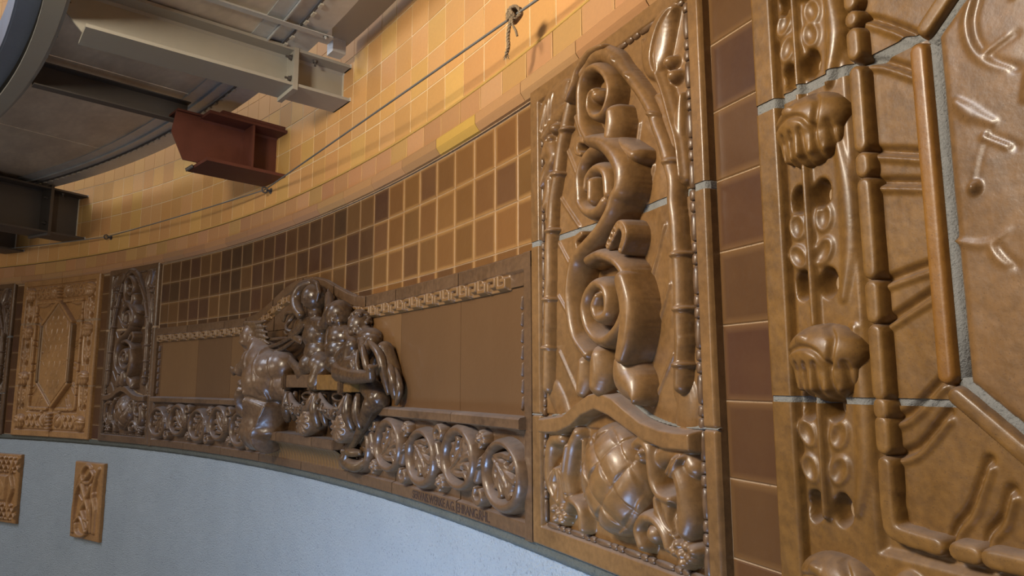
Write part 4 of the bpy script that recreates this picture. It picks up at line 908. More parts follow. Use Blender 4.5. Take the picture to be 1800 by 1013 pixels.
# vine: oval loops alternately high and low, a leaf in each, berries and curls between
PER = .2965; LB = .012
def vine_piece(name, u0, u1, v0, v1, fn, m=GL_BROWN, res=.003):
    r = Relief(u0, u1, v0, v1, res, -.004); fn(r); r.blur(1); return r.mesh(name, m, 0, 0, keep=LB - .004)
def oval(cu, cv, ru, rv, a0, a1, n_=22): return [(cu + ru * math.cos(a0 + (a1 - a0) * i / n_), cv + rv * math.sin(a0 + (a1 - a0) * i / n_)) for i in range(n_ + 1)]
def loop_fn(sg):
    def fn(r):
        cv = -.004 * sg
        r.stroke([p_ + (1.0 + .17 * math.cos(math.atan2(p_[1], p_[0]) + sg * 2.2),) for p_ in oval(0, cv, .108, .097, 0, 2 * PI, 36)], .0215, .050, 'round', base=LB, k=0, smooth=False)
        P = [(-.09, sg * .055, .8), (-.135, sg * .02, 1), (-.165, -sg * .04, .9)]
        r.stroke(P, .021, .048, 'round', base=LB, k=.002)
        for q in (0, .014, .028): r.dome(-.118 - q * .6, sg * (.035 - q), .026, .006, .062, rot=.6 * sg, base=LB, k=.002)
    return fn
def leaf_fn(sg):
    def fn(r):
        B_ = LB
        r.stroke([(-.075, sg * .045, .6), (-.045, sg * .030, 1.1), (-.005, sg * -.002, 1.5), (.025, -sg * .035, 1.2), (.03, -sg * .062, .4)], .026, .036, 'round', base=B_, k=.004)
        for P in ([(-.06, .05, .6), (-.01, .055, .9), (.03, .050, 1), (.045, .068, .7)], [(-.04, .03, .6), (.02, .025, 1), (.052, .022, 1.1), (.066, .040, .7)], [(-.02, .01, .6), (.03, -.008, 1), (.062, -.018, 1), (.070, .000, .6)],
                  [(-.055, .03, .6), (-.062, -.008, 1), (-.045, -.036, 1), (-.060, -.050, .6)], [(-.035, .01, .6), (-.035, -.035, 1), (-.018, -.065, 1), (-.034, -.076, .6)], [(.005, -.01, .6), (.012, -.05, 1), (.03, -.072, 1), (.046, -.060, .6)]):
            P = [(x, y * sg, w1) for x, y, w1 in P]
            r.stroke(P, .0155, .038, 'round', base=B_, k=.001); r.groove([q[:2] for q in P], .0035, .008)
        r.groove([(-.075, sg * .045), (-.045, sg * .03), (-.005, 0), (.025, -sg * .035)], .005, .012)
        r.dome(.022, .03 * sg, .013, .012, .03, carve=True)
    return fn
def berry_fn(r):
    for i, (x, y) in enumerate(((0, .020), (-.018, .008), (.018, .008), (-.010, -.012), (.012, -.012), (0, 0), (-.024, -.008), (.024, -.010), (0, -.026))): (r.dome(0, 0, .036, .034, .034, base=LB, k=.001) if i == 0 else None, r.dome(x, y, .0125, .0115, .018, base=LB + (.032 if i == 5 else .022), k=.0005))
def curl_fn(r):
    r.stroke([(-.020, -.02, .7), (-.026, .008, 1), (0, .026, 1.1), (.024, .010, 1), (.018, -.014, .9), (0, -.012, .7)], .013, .054, 'channel', base=LB, k=0)
VM = {}
for sg in (1, -1):
    VM['loop', sg] = vine_piece('vine_loop', -.20, .135, -.125, .125, loop_fn(sg)); VM['leaf', sg] = vine_piece('acanthus_leaf', -.105, .105, -.10, .10, leaf_fn(sg))
VM['berry'] = vine_piece('berry_cluster', -.045, .045, -.045, .04, berry_fn); VM['curl'] = vine_piece('vine_curl', -.045, .045, -.04, .045, curl_fn)
for side in (0, 1):
    for i in range(7):
        c = FW - .150 - PER * i if side == 0 else .170 + PER * i
        if (side == 0 and i > 4) or (side == 1 and i > 4): continue
        sg = 1 if i % 2 == 0 else -1; cv = .188 - .008 * sg
        for nm, me in (('vine_loop', VM['loop', sg]), ('acanthus_leaf', VM['leaf', sg])):
            if nm == 'vine_loop' and side == 1: pass
            o = link(nm, me); place(o, fr, c, cv, FW)
            if side == 1:
                o.matrix_local = Matrix.Translation(o.location) @ Matrix.Rotation(o.rotation_euler[2], 4, 'Z') @ Matrix.Diagonal((-1, 1, 1, 1))
        e = c - PER / 2 if side == 0 else c + PER / 2
        o = link('berry_cluster', VM['berry']); place(o, fr, e, .188 + (.088 if sg > 0 else -.088), FW)
        o = link('vine_curl', VM['curl']); place(o, fr, e, .188 - (.092 if sg > 0 else -.086), FW)
        if sg > 0: o.matrix_local = Matrix.Translation(o.location) @ Matrix.Rotation(o.rotation_euler[2], 4, 'Z') @ Matrix.Diagonal((1, 1, -1, 1))
# maker's inscription
cu = bpy.data.curves.new('inscription', 'FONT'); cu.body = 'SERVAIS.WERKE A.G. EHRANG.RHL.'; cu.size = .040; cu.extrude = .0006; cu.space_character = .92
to = bpy.data.objects.new('inscription', cu); COL.objects.link(to)
dg = bpy.context.evaluated_depsgraph_get(); tm = bpy.data.meshes.new_from_object(to.evaluated_get(dg)); bpy.data.objects.remove(to)
co = np.array([v.co[:] for v in tm.vertices]); lo_, hi_ = co.min(0), co.max(0)
uu = (co[:, 0] - lo_[0]) / (hi_[0] - lo_[0]) * .585 - .2925; vv = (co[:, 1] - lo_[1]) / (hi_[1] - lo_[1]) * .031; B2 = bend(np.stack([uu, vv, .0301 + co[:, 2]], 1))
tm.vertices.foreach_set('co', B2.astype(np.float32).ravel()); tm.materials.clear(); tm.materials.append(M_INK); tm.update()
o = link('inscription', tm); place(o, fr, 3.602, .011, FW); o['label'] = 'incised maker inscription in tall narrow capitals'

# ================================================================== sculpture group
G = {
 'm_head':[(1.692, 0.724, 0.13)],
 'm_face':[(1.541, 0.731, 0.14), (1.452, 0.728, 0.14), (1.513, 0.691, 0.14)],
 'm_neck':[(1.764, 0.637, 0.12)],
 'm_torso':[(1.803, 0.565, 0.11), (1.851, 0.469, 0.11)],
 'm_skirt':[(1.838, 0.375, 0.1), (1.833, 0.28, 0.1), (1.828, 0.193, 0.1)],
 'm_back':[(2.007, 0.546, 0.1), (2.009, 0.438, 0.08)],
 'm_arm':[(1.698, 0.605, 0.15), (1.604, 0.535, 0.16), (1.524, 0.53, 0.16)],
 'm_armlow':[(1.639, 0.437, 0.15), (1.586, 0.355, 0.14), (1.604, 0.274, 0.12)],
 'm_hair':[(1.795, 0.783, 0.15), (1.892, 0.736, 0.14), (1.949, 0.696, 0.13), (1.953, 0.713, 0.1)],
 'm_fold':[(1.664, 0.566, 0.2), (1.839, 0.438, 0.2), (2.08, 0.351, 0.2), (2.25, 0.263, 0.16)],
 'm_fold2':[(1.934, 0.623, 0.2), (1.971, 0.53, 0.22), (2.063, 0.41, 0.22)],
 'm_fold3':[(2.125, 0.623, 0.2), (2.165, 0.527, 0.2), (2.119, 0.41, 0.2)],
 'wreath':[(2.062, 0.789, 0.08)],
 'bar':[(1.81, 0.636, 0.1), (2.031, 0.669, 0.1), (2.229, 0.714, 0.1)],
 'bar2':[(1.975, 0.631, 0.09), (2.153, 0.673, 0.09)],
 'c_head':[(2.377, 0.893, 0.095)],
 'c_neck':[(2.374, 0.821, 0.085)],
 'c_sh':[(2.26, 0.776, 0.085), (2.508, 0.753, 0.085)],
 'c_back':[(2.391, 0.697, 0.085), (2.406, 0.611, 0.085)],
 'c_hip':[(2.373, 0.54, 0.095), (2.521, 0.537, 0.095)],
 'c_legL':[(2.31, 0.497, 0.105), (2.405, 0.463, 0.115)],
 'c_foot':[(2.139, 0.574, 0.105), (2.237, 0.527, 0.105)],
 'c_armL':[(2.247, 0.765, 0.085), (2.125, 0.711, 0.095), (2.258, 0.674, 0.105)],
 'c_armR':[(2.509, 0.748, 0.085), (2.565, 0.813, 0.095), (2.502, 0.891, 0.075)],
 'c_curl':[(2.165, 0.955, 0.075), (2.14, 0.925, 0.085), (2.206, 0.842, 0.095), (2.295, 0.791, 0.095)],
 'd_head':[(2.678, 0.782, 0.095)],
 'd_face':[(2.681, 0.749, 0.115)],
 'd_sh':[(2.584, 0.71, 0.085), (2.758, 0.692, 0.085)],
 'd_belly':[(2.696, 0.628, 0.095)],
 'd_hip':[(2.702, 0.547, 0.095)],
 'd_legR':[(2.77, 0.533, 0.105), (2.959, 0.542, 0.135), (2.991, 0.504, 0.135)],
 'd_legL':[(2.785, 0.507, 0.125), (2.986, 0.487, 0.145), (3.143, 0.484, 0.145)],
 'd_arm':[(2.594, 0.7, 0.095), (2.612, 0.63, 0.115), (2.715, 0.599, 0.125)],
 'd_knee':[(2.878, 0.625, 0.115), (2.856, 0.564, 0.125)],
 'd_armR':[(2.771, 0.683, 0.085), (2.845, 0.634, 0.095), (2.912, 0.581, 0.115)],
 's_head':[(2.82, 0.721, 0.055)],
 's_face':[(2.89, 0.672, 0.075)],
 's_sh':[(2.904, 0.659, 0.045)],
 's_body':[(2.919, 0.594, 0.045), (2.912, 0.518, 0.045)],
 's_arm':[(2.998, 0.641, 0.075), (2.978, 0.591, 0.105), (2.929, 0.643, 0.095)],
 's_drape':[(2.934, 0.645, 0.045), (3.012, 0.579, 0.045), (3.055, 0.504, 0.045), (3.098, 0.431, 0.045)],
 's_drape2':[(2.933, 0.618, 0.085), (2.996, 0.541, 0.085), (3.007, 0.48, 0.075)],
 's_hem':[(3.07, 0.54, 0.045), (3.065, 0.419, 0.045), (3.105, 0.391, 0.045)],
 's_leg':[(3.043, 0.383, 0.055), (3.013, 0.365, 0.075), (2.932, 0.282, 0.075), (2.831, 0.194, 0.075), (2.762, 0.146, 0.075)],
 's_thigh':[(2.938, 0.443, 0.055), (3.047, 0.395, 0.065)],
 'bench_top':[(2.102, 0.508, 0.13), (3.154, 0.496, 0.13)],
 'bench_bot':[(2.109, 0.439, 0.13), (3.16, 0.398, 0.13)],
 'con_top':[(1.62, 0.203, 0.12), (2.71, 0.191, 0.12)],
 'con_bot':[(1.625, 0.161, 0.12), (2.714, 0.143, 0.12)],
 'con_foot':[(1.577, 0.072, 0.03), (2.385, 0.039, 0.03)],
 'disc':[(2.402, 0.269, 0.15), (2.812, 0.262, 0.15)],
 'swag':[(2.2, 0.404, 0.13), (2.352, 0.322, 0.14), (2.492, 0.408, 0.13), (2.559, 0.406, 0.13), (2.759, 0.32, 0.14), (2.854, 0.4, 0.13)],
 'legs':[(2.141, 0.395, 0.12), (2.132, 0.277, 0.12), (2.491, 0.386, 0.12), (2.509, 0.264, 0.12), (2.857, 0.392, 0.12), (2.884, 0.269, 0.12)],
 'bow':[(2.322, 0.388, 0.1), (2.7, 0.384, 0.1)],
 'urn':[(2.95, 0.216, 0.06)],
}
sg_root = empty('figure_group', FC, ZB)
tag(sg_root, 'dark glazed figure group of cloaked mother and three children above a garlanded bench', 'sculpture')
def L3(p_):  # (u, v, d) -> local xyz of the panel frame
    return Vector(tuple(bend([(p_[0] - FW / 2, p_[1], p_[2])])[0]))
def gl(n_, i=0): return L3(G[n_][i])
def fig(name, items, m=GL_DARK, voxel=.007, it=3, par=None, disp=None):
    o = link(name, remesh(name, m, items, voxel, it, disp)); o.parent = par or sg_root; return o
def chain(n_, rs, pre=None):
    P = ([pre] if pre is not None else []) + [L3(p_) for p_ in G[n_]]; return [('c', P[i], rs[i], P[i + 1], rs[i + 1]) for i in range(len(P) - 1)]
def face(items, c, fwd, r):
    """brow, nose, cheeks, lips and chin on the side of the head that faces fwd"""
    f = Vector(fwd).normalized(); up = Vector((0, 0, 1)); up = (up - f * up.dot(f)).normalized(); sd = f.cross(up)
    for a, b, e, q in ((.98, .02, 0, .16), (1.10, -.14, 0, .19), (.78, -.30, .36, .34), (.78, -.30, -.36, .34), (.94, -.44, .12, .15), (.94, -.44, -.12, .15), (.92, -.58, 0, .14), (.80, -.80, 0, .26), (.84, .24, .32, .22), (.84, .24, -.32, .22), (.84, .0, .33, .15), (.84, .0, -.33, .15)):
        items.append(('e', c + f * r * a + up * r * b + sd * r * e, (r * q,) * 3))
    for e in (1, -1): items.append(('e', c + sd * r * .98 * e - up * r * .1, (r * .16, r * .16, r * .24)))
    return items
left = Vector((-.55, -.80, -.25))
# mother, wrapped in a cloak, bent to the left
hd = gl('m_head'); I = [('e', hd, (.070, .075, .088))]; face(I, hd, left, .072)
I += [('c', hd, .045, gl('m_torso', 0) + Vector((0, 0, .05)), .09), ('e', gl('m_torso', 0), (.155, .115, .120)), ('e', gl('m_torso', 1), (.175, .125, .135)), ('e', gl('m_torso', 1) + Vector((.06, 0, .06)), (.13, .11, .11)), ('e', gl('m_back', 0), (.10, .08, .09)), ('e', gl('m_back', 1), (.11, .08, .10))]
I += [('c', gl('m_torso', 1), .14, gl('m_skirt', 1), .115), ('c', gl('m_skirt', 1), .115, gl('m_skirt', 2), .12)]
I += [('e', gl('m_skirt', 2) + Vector((.02, .0, .0)), (.135, .115, .06)), ('c', gl('m_skirt', 0) + Vector((.03, 0, 0)), .12, gl('m_skirt', 2) + Vector((.06, 0, .02)), .09)]
I += chain('m_arm', (.045, .034, .022)) + chain('m_armlow', (.045, .035, .03))
h = gl('m_arm', 2)
for q in range(4): I.append(('c', h, .010, h + Vector((-.035, -.004 * q, -.022 + .012 * q)), .0065))
I.append(('c', h, .010, h + Vector((-.02, -.02, .022)), .007))
mc_ = gl('m_torso', 1); mh = hd.copy()
def cloth(V):
    dx = V[:, 0] - mc_.x; dz = V[:, 2] - mc_.z; dh = np.sqrt((V[:, 0] - mh.x) ** 2 + (V[:, 1] - mh.y) ** 2 + (V[:, 2] - mh.z) ** 2)
    t = np.arctan2(dz, dx) ; rr = np.hypot(dx, dz); on = np.clip((dh - .09) / .05, 0, 1)
    body = np.clip((V[:, 2] - (mc_.z - .08)) / .05, 0, 1)
    fold_up = (1 - np.abs(np.sin(dx * 30 + 1.2 * np.sin(dz * 7) + .6))) ** 3 * .009 * np.clip(rr / .10, 0, 1)
    fold_dn = (1 - np.abs(np.sin(dx * 26 - dz * 5 + .5 * np.sin(dz * 14)))) ** 2 * .022 - .006
    hem = -.016 * np.exp(-((dz + .085 + .25 * dx) / .012) ** 2)
    return on * (body * fold_up + (1 - body) * fold_dn + hem)
mother = fig('cloaked_body', I, GL_BROWN, .0065, 3, None, cloth)
I = []
for j in range(9):
    a = hd + Vector((-.03 + .006 * j, -.045 + .004 * j, .075 - .016 * j)); b_ = a + Vector((.10, .02, -.005 - .006 * j)); c_ = b_ + Vector((.10, .02, .01 - .010 * j))
    I += [('c', a, .016, b_, .017), ('c', b_, .017, c_, .007)]
fig('hair', I, GL_DARK, .006, 2, mother)
def drape(name, L_, r, m=GL_DARK):
    P = spline(L_, 5); mb = MB(); n_ = len(P); mb.tube([tuple(L3(p_)) for p_ in P], [r * (.35 + .65 * math.sin(PI * (i + .6) / (n_ + .2))) for i in range(n_)], 8)
    mb.obj(name, m, parent=sg_root, smooth=True)
drape('veil_fold', [(1.78, .655, .14), (1.98, .665, .12), (2.20, .715, .11), (2.33, .755, .12)], .014)
drape('veil_fold', [(1.82, .63, .12), (2.02, .635, .12), (2.22, .69, .11)], .012)
drape('veil_fold', [(1.78, .70, .12), (1.95, .70, .10), (2.12, .70, .08)], .010)
# child seen from behind
hd = gl('c_head'); I = [('e', hd, (.066, .068, .072))]; face(I, hd, (-1, -.2, 0), .062)
I += [('c', hd, .04, gl('c_neck') - Vector((0, 0, .01)), .04), ('c', gl('c_sh', 0) + Vector((.03, 0, -.01)), .042, gl('c_sh', 1) - Vector((.03, 0, .01)), .042), ('e', gl('c_back', 0), (.098, .062, .075)), ('e', gl('c_back', 1), (.088, .06, .07)),
      ('e', gl('c_hip', 0) + Vector((.01, 0, .01)), (.068, .07, .062)), ('e', gl('c_hip', 1) - Vector((.03, 0, -.01)), (.064, .068, .062)), ('c', gl('c_hip', 0), .055, gl('c_legL', 0), .042), ('c', gl('c_legL', 0), .042, gl('c_foot', 1), .028), ('c', gl('c_foot', 1), .026, gl('c_foot', 0), .022),
      ('c', gl('c_hip', 1), .055, gl('c_legL', 1) + Vector((.09, -.01, 0)), .045)]
f0 = gl('c_foot', 0)
for q in range(5): I.append(('c', f0 + Vector((0, 0, -.012 + .008 * q)), .008, f0 + Vector((-.018, -.004, -.006 + .009 * q)), .0065))
I += chain('c_armL', (.036, .028, .020)) + chain('c_armR', (.036, .028, .022))
for n_, i_, dv in (('c_armL', 2, Vector((.02, -.012, -.006))), ('c_armR', 2, Vector((-.012, -.004, .024)))):
    h = gl(n_, i_)
    for q in range(4): I.append(('c', h, .008, h + dv + Vector((.004 * q, 0, -.010 + .007 * q)), .0055))
kid = fig('child_body', I, GL_DARK, .0055, 2)
I = []
for j in range(8):
    a = 2 * PI * j / 8; I.append(('c', hd + Vector((.072 * math.cos(a), -.012, .02 + .062 * math.sin(a))), .013, hd + Vector((.072 * math.cos(a + .785), -.012, .02 + .062 * math.sin(a + .785))), .013))
I += [('c', hd + Vector((0, 0, .05)), .028, hd + Vector((.01, 0, .070)), .020)]
fig('hair', I, GL_DARK, .006, 2, kid)
cc = MB(); cp = [L3(p_) for p_ in spline([(2.36, .97, .10), (2.27, .955, .12), (2.235, .90, .13), (2.27, .84, .14), (2.33, .80, .14)], 5)]; cc.tube(cp, [.022 + .012 * math.sin(PI * i / (len(cp) - 1)) for i in range(len(cp))], 10); cc.obj('horn_of_plenty', GL_DARK, parent=sg_root, smooth=True)
# wreath on the wall
wm = MB(); wc = G['wreath'][0]
wm.tube([tuple(L3((wc[0] + .085 * math.cos(t), wc[1] + .052 * math.sin(t), .06 + .02 * math.sin(2 * t)))) for t in np.linspace(0, 2 * PI, 28)[:-1]], .011, 8, True); wm.obj('wreath', GL_DARK, parent=sg_root, smooth=True)
wm = MB()
for q in ((-.16, .03, .045), (-.12, .055, .05), (-.05, .06, .055)): pass
wm.tube([tuple(L3(p_)) for p_ in spline([(wc[0] - .17, wc[1] + .015, .05), (wc[0] - .13, wc[1] + .055, .05), (wc[0] - .05, wc[1] + .055, .055), (wc[0] + .02, wc[1] + .06, .06)], 5)], .010, 8)
wm.tube([tuple(L3(p_)) for p_ in spline([(wc[0] - .16, wc[1] - .045, .045), (wc[0] - .12, wc[1] - .065, .05), (wc[0] - .05, wc[1] - .06, .055)], 5)], .009, 8); wm.obj('ribbon', GL_DARK, parent=sg_root, smooth=True)
# bald seated child
hd = gl('d_head'); I = [('e', hd, (.064, .066, .072))]; face(I, hd, (.45, -.80, -.42), .062)
I += [('c', hd, .035, hd - Vector((0, -.01, .085)), .034), ('c', gl('d_sh', 0) + Vector((.02, 0, 0)), .036, gl('d_sh', 1) - Vector((.02, 0, 0)), .036), ('e', gl('d_belly') + Vector((0, 0, .04)), (.078, .06, .065)), ('e', gl('d_belly') - Vector((0, 0, .02)), (.082, .068, .066)), ('e', gl('d_hip'), (.088, .07, .05))]
I += chain('d_legL', (.048, .036, .024)) + chain('d_legR', (.046, .034, .024)) + chain('d_arm', (.030, .025, .018)) + chain('d_armR', (.030, .024, .018))
I += [('c', gl('d_hip'), .05, gl('d_legL', 0), .048), ('c', gl('d_hip'), .048, gl('d_knee', 0), .038), ('c', gl('d_knee', 0), .036, gl('d_knee', 1), .028)]
f0 = gl('d_legL', 2)
I.append(('c', f0, .024, f0 + Vector((.012, -.01, .035)), .019))
for q in range(5): I.append(('c', f0 + Vector((.014, -.012 + .005 * q, .02 + .004 * q)), .010, f0 + Vector((.026, -.022 + .009 * q, .034 + .003 * q)), .0075))
for n_ in ('d_arm', 'd_armR'):
    h = gl(n_, 2)
    for q in range(4): I.append(('c', h, .008, h + Vector((.018, -.006, -.012 + .008 * q)), .0055))
fig('child_body', I, GL_DARK, .0052, 2)
# curly headed satyr
hd = gl('s_head'); I = [('e', hd, (.058, .060, .066))]; face(I, hd, (.50, -.75, -.40), .058)
I += [('c', hd, .035, gl('s_sh'), .04), ('e', gl('s_sh'), (.085, .05, .05)), ('e', gl('s_body', 0), (.085, .055, .085)), ('e', gl('s_body', 1), (.075, .05, .07)), ('c', gl('s_thigh', 0), .05, gl('s_thigh', 1), .05)]
I += chain('s_leg', (.048, .046, .030, .021, .024)) + chain('s_arm', (.034, .027, .019))
h = gl('s_arm', 2)
for q in range(4): I.append(('c', h, .009, h + Vector((-.014, -.012, -.008 + .008 * q)), .0065))
satyr = fig('satyr_body', I, GL_DARK, .0055, 2)
I = []
rs = random.Random(4)
for j in range(46):
    a, b_ = rs.uniform(0, 2 * PI), rs.uniform(-.15, 1.4); v = Vector((math.cos(a) * math.cos(b_), math.sin(a) * math.cos(b_), math.sin(b_)))
    if v.y < -.55 and v.z < .35: continue
    I.append(('e', hd + Vector((v.x * .060, v.y * .058, v.z * .066)), (.0135,) * 3))
fig('curly_hair', I, GL_DARK, .005, 1, satyr)
hf = gl('s_leg', 4); fig('hoof', [('c', hf, .024, hf + Vector((-.012, 0, -.028)), .030)] + [('e', hf + Vector((.022 * math.cos(t), .022 * math.sin(t), .006)), (.011,) * 3) for t in np.linspace(0, 2 * PI, 8)[:-1]], GL_DARK, .005, 1, satyr)
for L_, r_ in (([(3.03, .64, .11), (3.12, .58, .10), (3.15, .50, .09), (3.16, .41, .07)], .022), ([(3.04, .62, .14), (3.08, .54, .14), (3.10, .47, .12)], .018), ([(3.12, .56, .06), (3.19, .48, .07), (3.20, .40, .06)], .020), ([(2.99, .60, .14), (3.02, .52, .15), (3.06, .46, .13)], .014), ([(3.17, .52, .05), (3.22, .44, .05), (3.19, .37, .05)], .016)): drape('drapery_fold', L_, r_)
fig('drapery', [('c', L3((3.09, .60, .06)), .04, L3((3.13, .50, .05)), .05), ('c', L3((3.13, .50, .05)), .05, L3((3.18, .41, .04)), .028)], GL_DARK, .008)
# bench
def gbox(name, u0, u1, v0, v1, d0, d1, m, bev=.003):
    c = (u0 + u1) / 2; n_ = max(2, int((u1 - u0) / .1)); V, F = arc_box(u0 - c, u1 - c, v0, v1, d0, d1, n_); mb = MB().add(V, F); me = mb.me(name, m, bent=True)
    bm = bmesh.new(); bm.from_mesh(me); bmesh.ops.bevel(bm, geom=[e for e in bm.edges if len(e.link_faces) == 2 and e.calc_face_angle(0) > .8], offset=bev, segments=2, affect='EDGES'); bm.to_mesh(me); bm.free()
    return place(link(name, me), sg_root, c, 0, FW)
for a, b, m, x in ((2.165, 2.455, GL_BROWN, 0), (2.495, 2.535, GL_BROWN, .003), (2.555, 2.805, GL_OCHRE, .006), (2.845, 2.925, GL_OCHRE, 0)):
    gbox('bench_block', a, b, .437 - .025 * (a - 2.1), .500 - .006 * (a - 2.1), .01, .140 + x, m)
for a in (2.145, 2.475, 2.825): gbox('bench_rosette', a - .020, a + .020, .425 - .025 * (a - 2.1), .503, .02, .154, GL_DARK, .008)
gbox('bench_front', 2.10, 2.92, .17, .44, .0, .050, GL_DARK, .01)
for i in (0, 2, 4):
    a, b = G['legs'][i], G['legs'][i + 1]
    drape('swag_drop', [(a[0], a[1] + .02, .115), (a[0] + .01, (a[1] + b[1]) / 2, .125), (b[0], b[1] - .02, .105)], .030)
    drape('swag_drop', [(a[0] + .06, a[1] + .02, .10), (a[0] + .07, (a[1] + b[1]) / 2, .11), (b[0] + .06, b[1] - .01, .095)], .024)
sw = G['swag']
for i in (0, 3):
    P = [sw[i], ((sw[i][0] + sw[i + 1][0]) / 2 - .02, sw[i + 1][1] + .028, .135), sw[i + 1], ((sw[i + 2][0] + sw[i + 1][0]) / 2 + .02, sw[i + 1][1] + .028, .135), sw[i + 2]]
    mb = MB(); Q = spline(P, 6); n_ = len(Q); mb.tube([tuple(L3(p_)) for p_ in Q], [.010 + .022 * math.sin(PI * j / (n_ - 1)) for j in range(n_)], 10); swo = mb.obj('swag', GL_BROWN, parent=sg_root, smooth=True)
    I = []
    for j in range(26):
        q = Q[4 + int((n_ - 9) * j / 26)]; c = L3(q); I.append(('e', c + Vector((rs.uniform(-.016, .016), -.024 + rs.uniform(-.006, .006), rs.uniform(-.022, .014))), (.011,) * 3))
    fig('flower_garland', I, GL_DARK, .0045, 1, swo)
    c = L3(((sw[i][0] + sw[i + 2][0]) / 2 + .02, sw[i][1] - .012, .10)); mb = MB(); mb.tube([tuple(c + Vector((.055 * math.cos(t), -.01, .018 * math.sin(t)))) for t in np.linspace(0, 2 * PI, 18)[:-1]], .007, 6, True); mb.obj('swag_ring', GL_DARK, parent=swo, smooth=True)
for i, (u_, v_, d_) in enumerate(G['disc']):
    def fn(rr, u_=u_, v_=v_):
        rr.dome(u_, v_, .074, .074, .112, base=.050, k=0, p=.12)
        rr.dome(u_, v_, .062, .062, .008, carve=True, p=.3)
        for q in range(12): a = q * PI / 6; rr.stroke([(u_ + .008 * math.cos(a), v_ + .008 * math.sin(a), .4), (u_ + .052 * math.cos(a), v_ + .052 * math.sin(a), 1)], .011, .009, base=.150, k=.001, smooth=False)
        rr.dome(u_, v_, .012, .012, .014, base=.152)
    o = relief_part('petal_disc', sg_root, FW, u_ - .08, u_ + .08, v_ - .08, v_ + .08, .003, GL_BROWN, fn, keep=.052, floor=.045)
# console shelf with a fluted underside
for a, b in zip((1.625, 2.02, 2.46), (2.02, 2.46, 2.70)): gbox('console_block', a + .001, b - .001, .150, .197, -.002, .122, GL_BROWN, .004)
def flute(i):
    mb = MB(); n_ = 7; V = []; F = []; w_ = .0165
    for j in range(n_ + 1):
        t = j / n_ * PI / 2; d = .022 + .085 * (1 - math.cos(t)); v = .047 + .102 * math.sin(t)
        for x, e in ((-w_, 0), (-w_ * .55, .006), (w_ * .55, .006), (w_, 0)): V.append((x, v - e * math.cos(t) * .3, d + e))
    for j in range(n_):
        for q in range(3): a = 4 * j + q; F.append((a, a + 1, a + 5, a + 4))
    return mb.add(V, F).me('flute', GL_TAN, smooth=True, bent=True)  # lighter glaze paints in the light the flutes catch from below
fm = flute(0); u = 1.69
while u < 2.63:
    o = link('flute', fm); place(o, sg_root, u, 0, FW); u += .0345
gbox('console_core', 1.68, 2.64, .05, .155, -.002, .022, GL_DARK, .004)
gbox('bud_pendant', 2.70, 2.78, .07, .14, .0, .05, GL_DARK, .018)
drape('acanthus_bracket', [(2.66, .12, .05), (2.74, .10, .07), (2.84, .09, .06), (2.90, .12, .04)], .030)
drape('acanthus_bracket', [(2.70, .16, .06), (2.80, .15, .08), (2.88, .15, .06)], .022)

# ================================================================== small plaques on the plaster
def plaque(s0_, s1_, z0, z1, lab, kind_):
    W_ = s0_ - s1_; Hh = z1 - z0; root = empty('relief_plaque', (s0_ + s1_) / 2, H0 + z0); tag(root, lab, 'plaque', 'small plaques set in the plaster')
    r = Relief(0, W_, 0, Hh, .0035, .026)
    r.rect(0, W_, 0, Hh, .010, .008); r.rect(0, W_, 0, Hh, .0, .0); c = W_ / 2
    r.dome(c, Hh / 2, W_ * .44, Hh * .47, .012, carve=True, p=.2)
    if kind_ == 0:
        B_ = .022; S = lambda P, w_=.017, h_=.034: r.stroke([(x * W_, y * Hh) + tuple(q) for x, y, *q in P], w_, h_, base=B_, k=.002)
        S([(.12, .08), (.10, .35), (.16, .62), (.30, .72), (.48, .80), (.62, .92), (.45, .96), (.30, .86), (.38, .74), (.60, .74), (.72, .84), (.60, .90)], .018)
        S([(.86, .12), (.84, .40), (.72, .60), (.80, .80), (.90, .93)], .022)
        S([(.32, .70, 1.2), (.42, .60, 1.2), (.50, .50, 1), (.40, .42), (.34, .32, .8)], .024, .036); S([(.66, .70), (.58, .60), (.52, .52), (.62, .40), (.66, .28)], .022, .036)
        S([(.30, .56), (.42, .50)], .014); S([(.36, .38), (.50, .26, 1.2), (.62, .16, 1)], .02)
        S([(.20, .22), (.34, .28), (.50, .18), (.58, .08), (.42, .04), (.26, .08), (.22, .18)], .017); S([(.50, .26), (.66, .24), (.68, .14), (.56, .10)], .016)
        S([(.76, .60), (.72, .35), (.76, .12)], .016)
    else:
        B_ = .020
        for a in np.linspace(.06, .94, 8):
            for y0, y1 in ((.74, .95), (.06, .26)):
                r.stroke([((a - .09) * W_, y0 * Hh), ((a + .09) * W_, y1 * Hh)], .013, .034, base=B_, k=.001); r.stroke([((a + .09) * W_, y0 * Hh), ((a - .09) * W_, y1 * Hh)], .013, .030, base=B_, k=.001)
        r.rect(.30 * W_, .72 * W_, .30 * Hh, .70 * Hh, .026, .02, base=.022); r.stroke([(.84 * W_, .1 * Hh), (.80 * W_, .3 * Hh), (.88 * W_, .5 * Hh), (.80 * W_, .7 * Hh), (.86 * W_, .9 * Hh)], .02, .036, base=B_)
        r.dome(.5 * W_, .5 * Hh, .16 * W_, .14 * Hh, .012, base=.046)
    place(link('plaque_slab', r.mesh('plaque_slab', GL_FAR, c, Hh / 2, skirt=-.003)), root, c, Hh / 2, W_); return root
plaque(5.085, 4.660, -1.235, -.640, 'narrow ochre plaque of knotted strands on the grey plaster wall', 0)
plaque(6.46, 5.910, -1.215, -.630, 'ochre plaque with lattice ends cut by the left edge of the photo', 1)

